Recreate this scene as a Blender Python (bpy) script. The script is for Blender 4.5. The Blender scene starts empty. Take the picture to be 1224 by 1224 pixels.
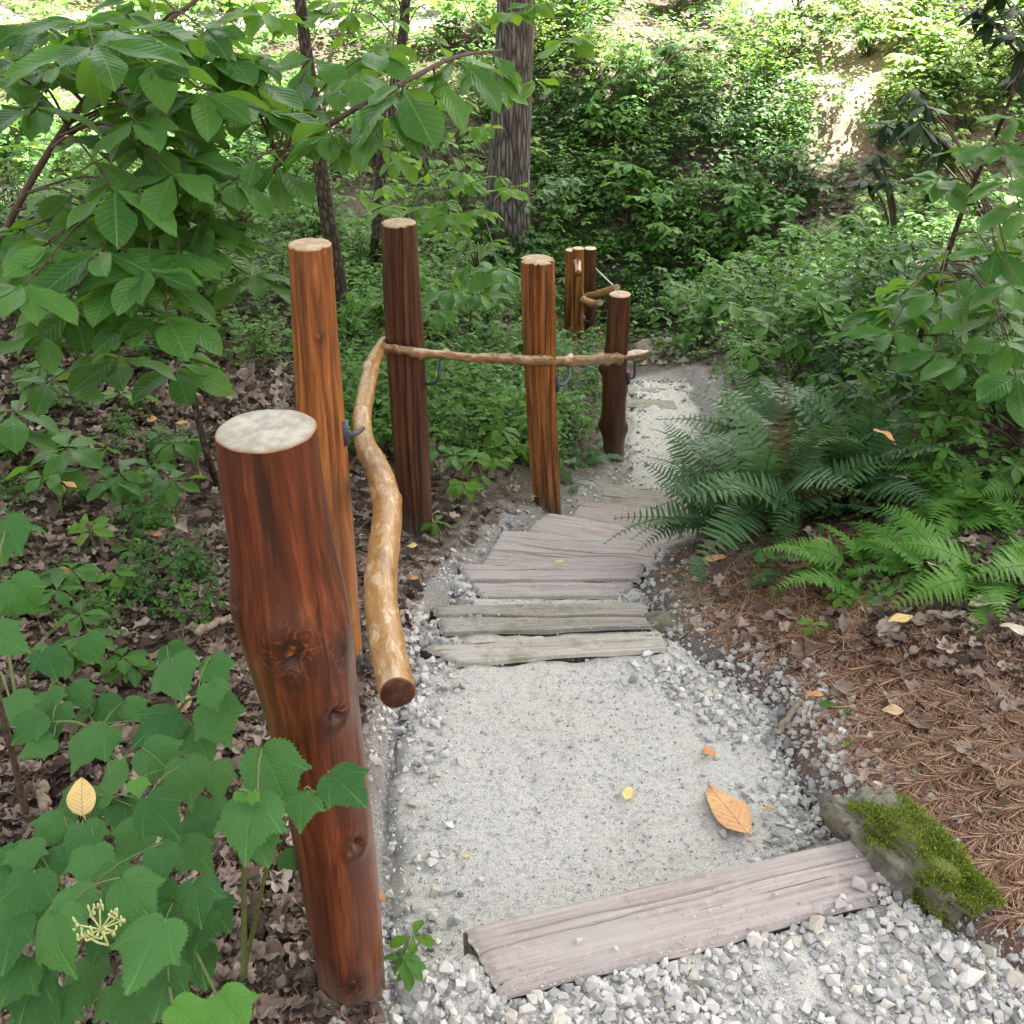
import bpy, bmesh, math, random
import numpy as np
from mathutils import Vector, Matrix, noise as mnoise

random.seed(7)
rng = np.random.default_rng(7)
R = math.radians
SC = bpy.context.scene
COL = SC.collection

# ------------------------------------------------------------------ camera, sky, sun, exposure
H, PITCH, F = 1.7, R(31.0), 1321.0
cam_d = bpy.data.cameras.new('camera')
cam_d.sensor_width = 36.0
cam_d.lens = 36.0 * F / 1224.0
cam_d.clip_start, cam_d.clip_end = 0.05, 500.0
cam = bpy.data.objects.new('camera', cam_d)
COL.objects.link(cam)
cam.location = (0, 0, H)
cam.rotation_euler = (R(90) - PITCH, 0, 0)
SC.camera = cam

SUN_EL, SUN_AZ = R(58.0), R(38.0)        # azimuth from +Y towards +X
world = bpy.data.worlds.new('World')
SC.world = world
world.use_nodes = True
wn = world.node_tree
wn.nodes.clear()
sky = wn.nodes.new('ShaderNodeTexSky')
sky.sky_type = 'NISHITA'
sky.sun_disc = False
sky.sun_elevation = SUN_EL
sky.sun_rotation = SUN_AZ
sky.air_density = 1.0
sky.dust_density = 4.0
sky.ozone_density = 0.6
bg = wn.nodes.new('ShaderNodeBackground')
bg.inputs[1].default_value = 0.10
wo = wn.nodes.new('ShaderNodeOutputWorld')
sk_bw = wn.nodes.new('ShaderNodeRGBToBW'); sk_mix = wn.nodes.new('ShaderNodeMix'); sk_mix.data_type = 'RGBA'
sk_mix.inputs[0].default_value = .72                       # a hazy, nearly white summer sky
sk_tint = wn.nodes.new('ShaderNodeMix'); sk_tint.data_type = 'RGBA'; sk_tint.blend_type = 'MULTIPLY'; sk_tint.inputs[0].default_value = 1.0
sk_tint.inputs[7].default_value = (1.06, 1.0, .92, 1)
wn.links.new(sky.outputs[0], sk_bw.inputs[0]); wn.links.new(sky.outputs[0], sk_mix.inputs[6])
wn.links.new(sk_bw.outputs[0], sk_tint.inputs[6]); wn.links.new(sk_tint.outputs[2], sk_mix.inputs[7])
wn.links.new(sk_mix.outputs[2], bg.inputs[0])
wn.links.new(bg.outputs[0], wo.inputs[0])

sun_d = bpy.data.lights.new('sun', 'SUN')
sun_d.energy = 5.0
sun_d.angle = R(0.6)
sun_d.color = (1.0, 0.95, 0.86)
sun = bpy.data.objects.new('sun', sun_d)
COL.objects.link(sun)
SV = Vector((math.sin(SUN_AZ) * math.cos(SUN_EL), math.cos(SUN_AZ) * math.cos(SUN_EL), math.sin(SUN_EL)))
sun.rotation_euler = SV.to_track_quat('Z', 'Y').to_euler()

SC.view_settings.view_transform = 'Standard'
SC.view_settings.look = 'None'
SC.view_settings.exposure = 3.3
SC.view_settings.gamma = 1.0
SC.render.engine = 'CYCLES'
SC.cycles.use_denoising = True
SC.cycles.max_bounces = 8
SC.cycles.diffuse_bounces = 2
SC.cycles.glossy_bounces = 2
SC.cycles.transmission_bounces = 4
SC.cycles.sample_clamp_indirect = 6.0

# ------------------------------------------------------------------ picture point -> place
FWD = np.array([0, math.cos(PITCH), -math.sin(PITCH)])
UPV = np.array([0, math.sin(PITCH), math.cos(PITCH)])
CAM = np.array([0, 0, H])
def ray(px, py):
    return FWD + np.array([1, 0, 0]) * ((px - 612) / F) + UPV * ((612 - py) / F)
def atz(px, py, z):
    d = ray(px, py); return CAM + d * ((z - H) / d[2])
def aty(px, py, Y):
    d = ray(px, py); return CAM + d * (Y / d[1])
def depth(p):
    return float((np.asarray(p) - CAM) @ FWD)

# ------------------------------------------------------------------ terrain height
CP = [atz(*a) for a in [
    (60, 1215, 0.0), (250, 1215, -.03), (415, 1205, -.015), (330, 1215, -.02), (500, 1215, -.03), (0, 1000, .02), (200, 900, -.01), (340, 900, -.06),
    (100, 700, .02), (300, 650, -.07), (0, 700, .05), (250, 450, -.12), (100, 400, -.02), (0, 330, -.05),
    (200, 270, -.40), (350, 330, -.6), (540, 430, -.72), (475, 640, -.42), (425, 800, -.12), (580, 600, -.46),
    (530, 560, -.45), (640, 600, -.60), (650, 480, -.85), (725, 545, -.98), (690, 400, -1.5), (430, 950, -.1),
    (430, 1100, -.05), (760, 440, -1.2), (800, 380, -1.5), (607, 305, -1.2), (480, 300, -.95),
    (850, 330, -1.38), (700, 330, -1.42),
    (650, 1180, -.05), (900, 1180, -.03), (1224, 1180, .0), (1090, 1010, -.02), (1000, 930, -.08), (940, 830, -.12),
    (900, 760, -.14), (1200, 700, .03), (1224, 900, .06), (1200, 500, .0), (1000, 620, -.10), (900, 655, -.18),
    (830, 690, -.24), (820, 640, -.38), (840, 590, -.55), (870, 520, -.75),
    (1050, 750, -.03), (1200, 400, -.12), (1000, 420, -.5), (900, 430, -.9), (1200, 300, -.35), (1000, 300, -.95),
    (700, 850, -.18), (560, 900, -.16), (650, 770, -.2), (660, 690, -.37), (700, 650, -.49), (730, 600, -.72), (780, 500, -1.02)]]
for X in (-14, -9, -5, -2, 1, 4, 8, 14):
    wob = 0.25 * math.sin(X * 1.3)
    rise = 0.05 * max(X, 0)
    for Y, z in ((9.7, -.98), (10.9, -.42), (12.6, .08), (15.0, .16), (20, .5), (30, 2.5), (60, 16)):
        if X < -3 and Y < 10.5: z += 0.35
        if X < -3: z -= 0.12
        if X > 3 and Y < 16: z += rise * 1.2
        CP.append(np.array([X, Y + wob, z]))
for X, Y, z in ((-7, 6, -.1), (-7, 3, .1), (-7, 0, .15), (7, 6, .0), (7, 3, .2), (7, 0, .2), (0, -2, .02), (-14, -8, .3),
                (14, -8, .3), (0, -10, .1), (-16, 4, .4), (16, 4, .5), (-22, 10, 1.5), (22, 10, 2), (-40, 10, 14), (40, 10, 14), (-40, -30, 14), (40, -30, 14), (0, -14, .6), (0, -40, 14), (-58, 0, 20), (58, 0, 20),  # outer rim is unseen, raised into hills to block low sky light
                (-40, 60, 16), (40, 60, 16)):
    CP.append(np.array([X, Y, z]))
CP = np.array(CP)
def _phi(r): return r            # biharmonic-like, linear kernel: no overshoot
_n = len(CP)
_A = np.zeros((_n + 3, _n + 3))
_d = np.linalg.norm(CP[:, None, :2] - CP[None, :, :2], axis=2)
_A[:_n, :_n] = np.sqrt(_d ** 2 + 0.02)
_A[np.arange(_n), np.arange(_n)] += -0.02
_A[:_n, _n] = 1; _A[:_n, _n + 1:] = CP[:, :2]
_A[_n:, :_n] = _A[:_n, _n:].T
_W = np.linalg.solve(_A, np.concatenate([CP[:, 2], [0, 0, 0]]))
def vnoise(x, y, s, seed=0):
    """cheap smooth value noise, vectorised"""
    x = np.asarray(x) * s + seed * 17.3; y = np.asarray(y) * s + seed * 9.1
    xi = np.floor(x).astype(np.int64); yi = np.floor(y).astype(np.int64)
    fx = x - xi; fy = y - yi
    fx = fx * fx * (3 - 2 * fx); fy = fy * fy * (3 - 2 * fy)
    def h(a, b):
        n = (a * 374761393 + b * 668265263 + seed * 69069) & 0x7fffffff
        n = ((n ^ (n >> 13)) * 1274126177) & 0x7fffffff
        return ((n ^ (n >> 16)) & 0xffff) / 65535.0
    return (h(xi, yi) * (1 - fx) + h(xi + 1, yi) * fx) * (1 - fy) + (h(xi, yi + 1) * (1 - fx) + h(xi + 1, yi + 1) * fx) * fy - .5

# path: the far edges of the steps (left, right in the picture, height of the level that ends there)
EDGES = [((552, 1107), (1044, 993), 0.0), ((500, 772), (792, 752), -.16), ((512, 723), (780, 719), -.20), ((545, 673), (770, 672), -.335),
         ((600, 630), (785, 650), -.46), ((664, 610), (800, 638), -.58), ((704, 600), (808, 612), -.70), ((725, 577), (800, 588), -.82)]
LEV = [0.0, -.155, -.195, -.325, -.455, -.575, -.695, -.815, -.95]
EW = [(atz(a[0], a[1], z), atz(b[0], b[1], z)) for a, b, z in EDGES]
# outline of the path, as points left / right along it
PL = [atz(*a) for a in [(560, 1330, -.02), (470, 1215, -.05), (440, 1100, -.1), (443, 950, -.15), (470, 830, -.155), (495, 770, -.16),
      (512, 725, -.2), (540, 675, -.335), (598, 635, -.455), (650, 615, -.575), (700, 602, -.695), (728, 578, -.815), (745, 545, -.95), (752, 500, -1.0), (748, 462, -1.1)]]
PR = [atz(*a) for a in [(1500, 1330, -.02), (1330, 1215, .0), (1100, 1060, -.0), (990, 940, -.13), (930, 830, -.15), (810, 752, -.16),
      (790, 720, -.2), (775, 675, -.335), (805, 650, -.455), (815, 630, -.575), (815, 612, -.695), (825, 590, -.815), (845, 545, -.95), (850, 500, -1.0), (828, 455, -1.1)]]
POLY = np.array([p[:2] for p in PL] + [p[:2] for p in PR[::-1]])
TIES = [  # near corners, far corners (in the picture), height of the top
    ([(600, 1192), (1052, 1076)], [(553, 1106), (1042, 994)], .0), ([(545, 793), (800, 775)], [(502, 771), (792, 753)], -.155),
    ([(527, 757), (782, 748)], [(522, 737), (776, 737)], -.193), ([(520, 735), (776, 735)], [(514, 723), (775, 720)], -.200),
    ([(575, 714), (745, 712)], [(560, 696), (760, 695)], -.333), ([(558, 694), (765, 693)], [(546, 673), (772, 672)], -.331),
    ([(572, 676), (778, 690)], [(600, 632), (790, 650)], -.456), ([(606, 640), (794, 668)], [(655, 611), (805, 638)], -.576),
    ([(660, 616), (802, 645)], [(704, 598), (815, 613)], -.696), ([(700, 603), (818, 618)], [(722, 577), (822, 588)], -.816)]
TQ = [np.array([atz(*n[0], z)[:2], atz(*n[1], z)[:2], atz(*f_[1], z)[:2], atz(*f_[0], z)[:2]]) for n, f_, z in TIES]
def tie_inside(q, x, y):
    d = np.full(np.shape(x), 9.0)
    for i in range(4):
        a = q[i]; e = q[(i + 1) % 4] - a; e = e / np.linalg.norm(e)
        d = np.minimum(d, e[0] * (y - a[1]) - e[1] * (x - a[0]))
    return d
def inside_dist(x, y):
    """signed distance to the path outline, positive inside"""
    x = np.asarray(x, float).ravel(); y = np.asarray(y, float).ravel()
    n = len(POLY); best = np.full(x.shape, 1e9); ins = np.zeros(x.shape, bool)
    for i in range(n):
        a = POLY[i]; b = POLY[(i + 1) % n]; e = b - a
        t = np.clip(((x - a[0]) * e[0] + (y - a[1]) * e[1]) / (e @ e), 0, 1)
        best = np.minimum(best, np.hypot(x - a[0] - t * e[0], y - a[1] - t * e[1]))
        c = ((a[1] > y) != (b[1] > y))
        with np.errstate(divide='ignore', invalid='ignore'):
            c &= x < (b[0] - a[0]) * (y - a[1]) / (b[1] - a[1]) + a[0]
        ins ^= c
    return np.where(ins, best, -best)
def path_level(x, y):
    x = np.asarray(x); y = np.asarray(y)
    z = np.full(x.shape, LEV[0])
    for k, (a, b) in enumerate(EW):
        e = (b - a)[:2]; e = e / np.linalg.norm(e)
        s = (y - a[1]) * e[0] - (x - a[0]) * e[1]      # > 0 beyond the edge
        t = np.clip((s + 0.05) / 0.03, 0, 1)
        z = z * (1 - t) + LEV[k + 1] * t
    z = z + np.where(y > 5.0, -(y - 5.0) * 0.09, 0)
    z = z - .012 + 0.010 * vnoise(x, y, 5, 3) + 0.006 * vnoise(x, y, 17, 4)
    for (n_, f_, zt), q in zip(TIES, TQ):
        ins = tie_inside(q, x, y)
        t = np.clip((ins + .004) / .02, 0, 1)
        z = np.where(ins > -.004, np.minimum(z, zt + .006 - .07 * t), z)
    return z
def terrain(x, y):
    x = np.asarray(x, float); y = np.asarray(y, float); sh = x.shape
    xf = x.ravel(); yf = y.ravel(); z = np.zeros(xf.shape)
    for i in range(0, len(xf), 20000):
        s = slice(i, i + 20000)
        d = np.sqrt((xf[s, None] - CP[None, :, 0]) ** 2 + (yf[s, None] - CP[None, :, 1]) ** 2 + 0.02)
        z[s] = d @ _W[:_n] + _W[_n] + _W[_n + 1] * xf[s] + _W[_n + 2] * yf[s]
    r = np.hypot(xf, yf - 3)
    amp = np.clip((r - 2) / 5, 0, 1)
    z += 0.02 * vnoise(xf, yf, 3.1, 1) + 0.012 * vnoise(xf, yf, 9, 2) + amp * (0.28 * vnoise(xf, yf, .8, 5) + .1 * vnoise(xf, yf, 2.2, 6))
    sd = inside_dist(xf, yf)
    near = (sd > -0.6)
    if near.any():
        pl = path_level(xf, yf) - 0.035
        t = np.clip((sd + 0.03) / 0.08, 0, 1); t = t * t * (3 - 2 * t)
        z = z * (1 - t) + pl * t
    return z.reshape(sh)
def ground_z(x, y):
    """height one stands on: path or earth"""
    x = np.asarray(x, float); y = np.asarray(y, float)
    t = terrain(x, y); sd = inside_dist(x, y).reshape(x.shape)
    p = path_level(x, y) - np.clip(0.05 - sd, 0, 1) * 0.9
    return np.where(sd > -0.1, np.maximum(t, p), t)
_exact_z, _exact_sd = ground_z, inside_dist
class Look:
    def __init__(self, x0, x1, y0, y1, st):
        self.x0, self.y0, self.st = x0, y0, st
        self.nx, self.ny = int((x1 - x0) / st) + 1, int((y1 - y0) / st) + 1
        X, Y = np.meshgrid(x0 + np.arange(self.nx) * st, y0 + np.arange(self.ny) * st)
        self.z = _exact_z(X, Y); self.s = _exact_sd(X, Y).reshape(X.shape)
    def has(self, x, y): return (x > self.x0) & (x < self.x0 + (self.nx - 2) * self.st) & (y > self.y0) & (y < self.y0 + (self.ny - 2) * self.st)
    def get(self, A_, x, y):
        fx = np.clip((x - self.x0) / self.st, 0, self.nx - 1.001); fy = np.clip((y - self.y0) / self.st, 0, self.ny - 1.001)
        i = fx.astype(int); j = fy.astype(int); fx = fx - i; fy = fy - j
        return (A_[j, i] * (1 - fx) + A_[j, i + 1] * fx) * (1 - fy) + (A_[j + 1, i] * (1 - fx) + A_[j + 1, i + 1] * fx) * fy
LN, LF = Look(-3, 4, .3, 8, .02), Look(-20, 20, -2, 40, .12)
def _look(x, y, k):
    x = np.asarray(x, float); y = np.asarray(y, float)
    return np.where(LN.has(x, y), LN.get(getattr(LN, k), x, y), LF.get(getattr(LF, k), x, y))
def ground_z(x, y): return _look(x, y, 'z')
def fast_sd(x, y): return _look(x, y, 's')
def hit(px, py, y0=1.0, y1=24.0):
    """where the line of sight through a picture point meets the ground"""
    px = np.atleast_1d(np.asarray(px, float)); py = np.atleast_1d(np.asarray(py, float))
    d = FWD[None] + np.outer((px - 612) / F, [1, 0, 0]) + np.outer((612 - py) / F, UPV)
    d = d / d[:, 1:2]
    out = np.zeros((len(px), 3)); done = np.zeros(len(px), bool)
    ys = np.concatenate([np.arange(y0, 8, .06), np.arange(8, y1, .12)])
    for Y in ys:
        p = CAM + d * Y
        live = ~done
        if not live.any(): break
        z = np.full(len(px), -99.0); z[live] = ground_z(p[live, 0], p[live, 1])
        m = live & (p[:, 2] <= z)
        out[m] = p[m]; out[m, 2] = z[m]; done |= m
    out[~done] = CAM + d[~done] * y1
    return out

# ------------------------------------------------------------------ mesh helpers
class MB:
    def __init__(self): self.v = []; self.f = []; self.u = []; self.n = 0; self.a = []
    def add(self, v, f, u=None, a=None):
        v = np.asarray(v, float)
        f = [np.asarray(q, int) + self.n for q in (f if isinstance(f, (list, tuple)) else [f])]
        self.v.append(v); self.f += f
        self.u.append(np.zeros((len(v), 2)) if u is None else np.asarray(u, float))
        self.a.append(np.zeros(len(v)) if a is None else np.asarray(a, float))
        self.n += len(v)
        return self
    def mesh(self, name, smooth=True):
        v = np.concatenate(self.v); u = np.concatenate(self.u); a = np.concatenate(self.a)
        loops = np.concatenate([q.ravel() for q in self.f]).astype(np.int32)
        tot = np.concatenate([np.full(len(q), q.shape[1]) for q in self.f]).astype(np.int32)
        m = bpy.data.meshes.new(name)
        m.vertices.add(len(v)); m.vertices.foreach_set('co', v.ravel().astype(np.float32))
        m.loops.add(len(loops)); m.loops.foreach_set('vertex_index', loops)
        m.polygons.add(len(tot))
        m.polygons.foreach_set('loop_start', np.concatenate([[0], np.cumsum(tot)[:-1]]).astype(np.int32))
        m.polygons.foreach_set('loop_total', tot)
        m.polygons.foreach_set('use_smooth', np.full(len(tot), smooth))
        uv = m.uv_layers.new(name='UVMap')
        uv.data.foreach_set('uv', u[loops].ravel().astype(np.float32))
        at = m.attributes.new('mark', 'FLOAT', 'POINT')
        at.data.foreach_set('value', a.astype(np.float32))
        m.update(); m.validate()
        return m
    def build(self, name, mat, parent=None, smooth=True):
        m = self.mesh(name, smooth)
        m.materials.append(mat)
        o = bpy.data.objects.new(name, m); COL.objects.link(o)
        if parent: o.parent = parent
        return o

def grid_faces(nu, nv, wrap=False):
    """vertices indexed i*nv + j"""
    i = np.arange(nu - 1)[:, None]; j = np.arange(nv if wrap else nv - 1)[None]
    j2 = (j + 1) % nv
    return np.stack([i * nv + j, i * nv + j2, (i + 1) * nv + j2, (i + 1) * nv + j], -1).reshape(-1, 4)

def scatter(tpl, Rm, T, mb, a=None):
    """copies of a template (v, f, u) with matrices Rm (N,3,3) and places T (N,3) into one mesh"""
    v, f, u = tpl[:3]; N = len(T)
    V = np.einsum('nij,kj->nki', Rm, v) + T[:, None]
    k = len(v)
    f = f if isinstance(f, list) else [f]
    fs = [(q[None] + (np.arange(N) * k)[:, None, None]).reshape(-1, q.shape[1]) for q in f]
    aa = None if a is None else np.repeat(a, k)
    mb.add(V.reshape(-1, 3), fs, np.tile(u, (N, 1)), aa)

def frames(d, up, roll=None, scale=1.0):
    """matrices with Y along d and Z near up; d (N,3)"""
    d = d / np.linalg.norm(d, axis=1, keepdims=True)
    x = np.cross(d, up); l = np.linalg.norm(x, axis=1, keepdims=True); x = np.where(l > 1e-5, x / np.maximum(l, 1e-6), [1, 0, 0])
    n = np.cross(x, d)
    if roll is not None:
        c = np.cos(roll)[:, None]; s = np.sin(roll)[:, None]
        x, n = x * c + n * s, n * c - x * s
    M = np.stack([x, d, n], -1)
    s = np.asarray(scale, float)
    return M * (s[:, None, None] if s.ndim else s)

def smooth_path(pts, n):
    """Catmull-Rom through pts (k, m) -> (n, m)"""
    P = np.asarray(pts, float)
    if len(P) == 2: t = np.linspace(0, 1, n)[:, None]; return P[0] * (1 - t) + P[1] * t
    P = np.vstack([2 * P[0] - P[1], P, 2 * P[-1] - P[-2]])
    t = np.linspace(0, len(P) - 3 - 1e-9, n); i = t.astype(int); f = (t - i)[:, None]
    a, b, c, d = P[i], P[i + 1], P[i + 2], P[i + 3]
    return .5 * (2 * b + (c - a) * f + (2 * a - 5 * b + 4 * c - d) * f ** 2 + (3 * b - a - 3 * c + d) * f ** 3)

def tube(mb, pts, rad, ns=8, cap=True, bump=None):
    P = np.asarray(pts, float); n = len(P); r = np.broadcast_to(np.asarray(rad, float), (n,))
    T = np.gradient(P, axis=0); T /= np.maximum(np.linalg.norm(T, axis=1, keepdims=True), 1e-9)
    X = np.cross(T[0], [0, 0, 1.0])
    if np.linalg.norm(X) < .1: X = np.cross(T[0], [0, 1.0, 0])
    X /= np.linalg.norm(X)
    th = np.linspace(0, 2 * np.pi, ns, endpoint=False)
    L = np.concatenate([[0], np.cumsum(np.linalg.norm(np.diff(P, axis=0), axis=1))])
    V = np.zeros((n, ns, 3)); U = np.zeros((n, ns, 2))
    for i in range(n):
        X = X - T[i] * (X @ T[i]); X /= np.linalg.norm(X); B = np.cross(T[i], X)
        rr = r[i] * (np.ones(ns) if bump is None else bump[i])
        V[i] = P[i] + rr[:, None] * (np.cos(th)[:, None] * X + np.sin(th)[:, None] * B)
        U[i, :, 0] = th / (2 * np.pi); U[i, :, 1] = L[i]
    f = [grid_faces(n, ns, True)]
    v = V.reshape(-1, 3); u = U.reshape(-1, 2)
    if cap:
        v = np.vstack([v, P[0], P[-1]]); u = np.vstack([u, [.5, 0], [.5, L[-1]]])
        j = np.arange(ns); j2 = (j + 1) % ns; k = n * ns
        f += [np.stack([j2, j, np.full(ns, k)], -1), np.stack([(n - 1) * ns + j, (n - 1) * ns + j2, np.full(ns, k + 1)], -1)]
    mb.add(v, f, u)
    return V

def thing(name, label, cat, loc=(0, 0, 0), group=None):
    o = bpy.data.objects.new(name, None); COL.objects.link(o)
    o.empty_display_size = .1
    o.location = loc; o['label'] = label; o['category'] = cat
    if group: o['group'] = group
    return o
def tag(o, label, cat, group=None):
    o['label'] = label; o['category'] = cat
    if group: o['group'] = group
    return o
def settle(root):
    """children were built in world coordinates: hang them under the root without moving them"""
    for c in [o for o in COL.objects if o.parent == root]:
        l = Vector(root.location)
        c.data.transform(Matrix.Translation(-l))
def center(o):
    """put a one-mesh thing's origin at its base"""
    co = np.zeros(len(o.data.vertices) * 3, np.float32); o.data.vertices.foreach_get('co', co); co = co.reshape(-1, 3)
    c = Vector(((co[:, 0].min() + co[:, 0].max()) / 2, (co[:, 1].min() + co[:, 1].max()) / 2, co[:, 2].min()))
    o.data.transform(Matrix.Translation(-c)); o.location = c
    return o

# ------------------------------------------------------------------ materials
class N:
    def __init__(self, name):
        self.m = bpy.data.materials.new(name); self.m.use_nodes = True
        self.t = self.m.node_tree; self.t.nodes.clear()
        self.out = self.t.nodes.new('ShaderNodeOutputMaterial')
    def new(self, typ, ins=None, **kw):
        n = self.t.nodes.new('ShaderNode' + typ)
        for k, v in kw.items(): setattr(n, k, v)
        for k, v in (ins or {}).items(): self.set(n, k, v)
        return n
    def set(self, n, k, v):
        s = n.inputs[k]
        if isinstance(v, bpy.types.NodeSocket): self.t.links.new(v, s)
        elif isinstance(v, bpy.types.Node): self.t.links.new(v.outputs[0], s)
        else:
            if s.type == 'RGBA' and len(v) == 3: v = (*v, 1)
            s.default_value = v
    def math(self, op, a, b=0.0, c=None):
        n = self.new('Math', operation=op); self.set(n, 0, a); self.set(n, 1, b)
        if c is not None: self.set(n, 2, c)
        return n.outputs[0]
    def ramp(self, fac, stops):
        n = self.new('ValToRGB', {0: fac}); e = n.color_ramp.elements
        while len(e) < len(stops): e.new(.5)
        for i, (p, c) in enumerate(stops): e[i].position = p; e[i].color = (*c, 1) if len(c) == 3 else c
        return n.outputs[0]
    def mix(self, fac, a, b, blend='MIX'):
        n = self.new('Mix', data_type='RGBA', blend_type=blend)
        self.set(n, 0, fac); self.set(n, 6, a); self.set(n, 7, b)
        return n.outputs[2]
    def noise(self, vec, scale, detail=4, rough=.55, dist=0):
        n = self.new('TexNoise', {'Scale': scale, 'Detail': detail, 'Roughness': rough, 'Distortion': dist})
        if vec is not None: self.set(n, 'Vector', vec)
        return n.outputs[0]
    def pos(self): return self.new('NewGeometry').outputs['Position']
    def obj(self): return self.new('TexCoord').outputs['Object']
    def mapping(self, vec, scale=(1, 1, 1), rot=(0, 0, 0)):
        return self.new('Mapping', {'Vector': vec, 'Scale': scale, 'Rotation': rot}).outputs[0]
    def attr(self, name): return self.new('Attribute', attribute_name=name).outputs['Fac']
    def bump(self, h, strength=.5, dist=.01):
        return self.new('Bump', {'Height': h, 'Strength': strength, 'Distance': dist}).outputs[0]
    def surf(self, color, rough=.7, normal=None, spec=.5, coat=0, coat_rough=.1):
        p = self.new('BsdfPrincipled', {'Base Color': color, 'Roughness': rough, 'Specular IOR Level': spec, 'Coat Weight': coat, 'Coat Roughness': coat_rough})
        if normal is not None: self.set(p, 'Normal', normal)
        return p.outputs[0]
    def end(self, shader):
        self.t.links.new(shader, self.out.inputs[0]); return self.m

def leaf_mat(name, dark, light, back, rough=.45, trans=.35, vein=None, veins=9, spec=.26, hue=0.5):
    """a leaf: UV u across (.5 = midrib), v along"""
    n = N(name)
    rnd = n.new('NewGeometry').outputs['Random Per Island']
    orn = n.new('ObjectInfo').outputs['Random']
    r = n.math('ADD', n.math('MULTIPLY', rnd, 1 - hue), n.math('MULTIPLY', orn, hue))
    col = n.mix(r, dark, light)
    uv = n.new('TexCoord').outputs['UV']
    nz = n.noise(n.obj(), 60, 2)
    col = n.mix(n.math('MULTIPLY', n.math('SUBTRACT', nz, .45), .8), col, light)
    nor = None
    if vein:
        s = n.new('SeparateXYZ', {0: uv})
        au = n.math('ABSOLUTE', n.math('SUBTRACT', s.outputs[0], .5))
        w = n.math('SINE', n.math('MULTIPLY', n.math('SUBTRACT', s.outputs[1], n.math('MULTIPLY', au, .55)), veins * 6.283))
        side = n.math('POWER', n.math('ABSOLUTE', n.math('MAXIMUM', w, 0)), 12)
        mid = n.math('LESS_THAN', au, .022)
        v = n.math('MAXIMUM', n.math('MULTIPLY', side, .35), n.math('MULTIPLY', mid, .8))
        col = n.mix(v, col, vein)
        nor = n.bump(n.math('ADD', n.math('MULTIPLY', w, .5), n.math('MULTIPLY', mid, -1.5)), .35, .0025)
    p = n.surf(col, rough, nor, spec)
    t = n.new('BsdfTranslucent', {'Color': n.mix(.5, col, back)}).outputs[0]
    return n.end(n.new('MixShader', {0: trans, 1: p, 2: t}).outputs[0])

def maple_mat(name, dark, light, back):
    n = N(name)
    rnd = n.new('NewGeometry').outputs['Random Per Island']
    col = n.mix(rnd, dark, light)
    uv = n.new('TexCoord').outputs['UV']
    s = n.new('SeparateXYZ', {0: uv})
    ang = n.math('ARCTAN2', s.outputs[0], s.outputs[1])
    rad = n.math('SQRT', n.math('ADD', n.math('POWER', s.outputs[0], 2), n.math('POWER', s.outputs[1], 2)))
    w = n.math('COSINE', n.math('MULTIPLY', ang, 9.0))
    thick = n.math('POWER', n.math('MAXIMUM', w, 0), 60)
    x = n.math('ABSOLUTE', s.outputs[0])
    w2 = n.math('SINE', n.math('MULTIPLY', n.math('SUBTRACT', s.outputs[1], n.math('MULTIPLY', x, .8)), 52.0))
    side = n.math('POWER', n.math('MAXIMUM', w2, 0), 14)
    v = n.math('MAXIMUM', n.math('MULTIPLY', thick, .45), n.math('MULTIPLY', side, .15))
    nz = n.noise(uv, 9, 4)
    col = n.mix(n.math('MULTIPLY', n.math('SUBTRACT', nz, .4), .9), col, light)
    spk = n.noise(uv, 34, 3, .6)
    col = n.mix(n.ramp(spk, [(.70, (0, 0, 0)), (.74, (.7, .7, .7))]), col, (.16, .15, .05))
    col = n.mix(v, col, (.18, .36, .11))
    nor = n.bump(n.math('ADD', n.math('MULTIPLY', n.noise(uv, 22, 3), 1.2), n.math('MULTIPLY', v, -1.2)), .6, .005)
    p = n.surf(col, .5, nor, .25)
    t = n.new('BsdfTranslucent', {'Color': n.mix(.5, col, back)}).outputs[0]
    return n.end(n.new('MixShader', {0: .3, 1: p, 2: t}).outputs[0])

def dead_mat(name, stops, rough=.75, hue=0.0, trans=.12):
    n = N(name)
    rnd = n.new('NewGeometry').outputs['Random Per Island']
    col = n.ramp(rnd, stops)
    nz = n.noise(n.obj(), 90, 5, .7)
    col = n.mix(n.math('MULTIPLY', nz, .55), col, stops[0][1])
    nor = n.bump(nz, .4, .004)
    p = n.surf(col, rough, nor, .35)
    t = n.new('BsdfTranslucent', {'Color': col}).outputs[0]
    return n.end(n.new('MixShader', {0: trans, 1: p, 2: t}).outputs[0])

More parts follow.
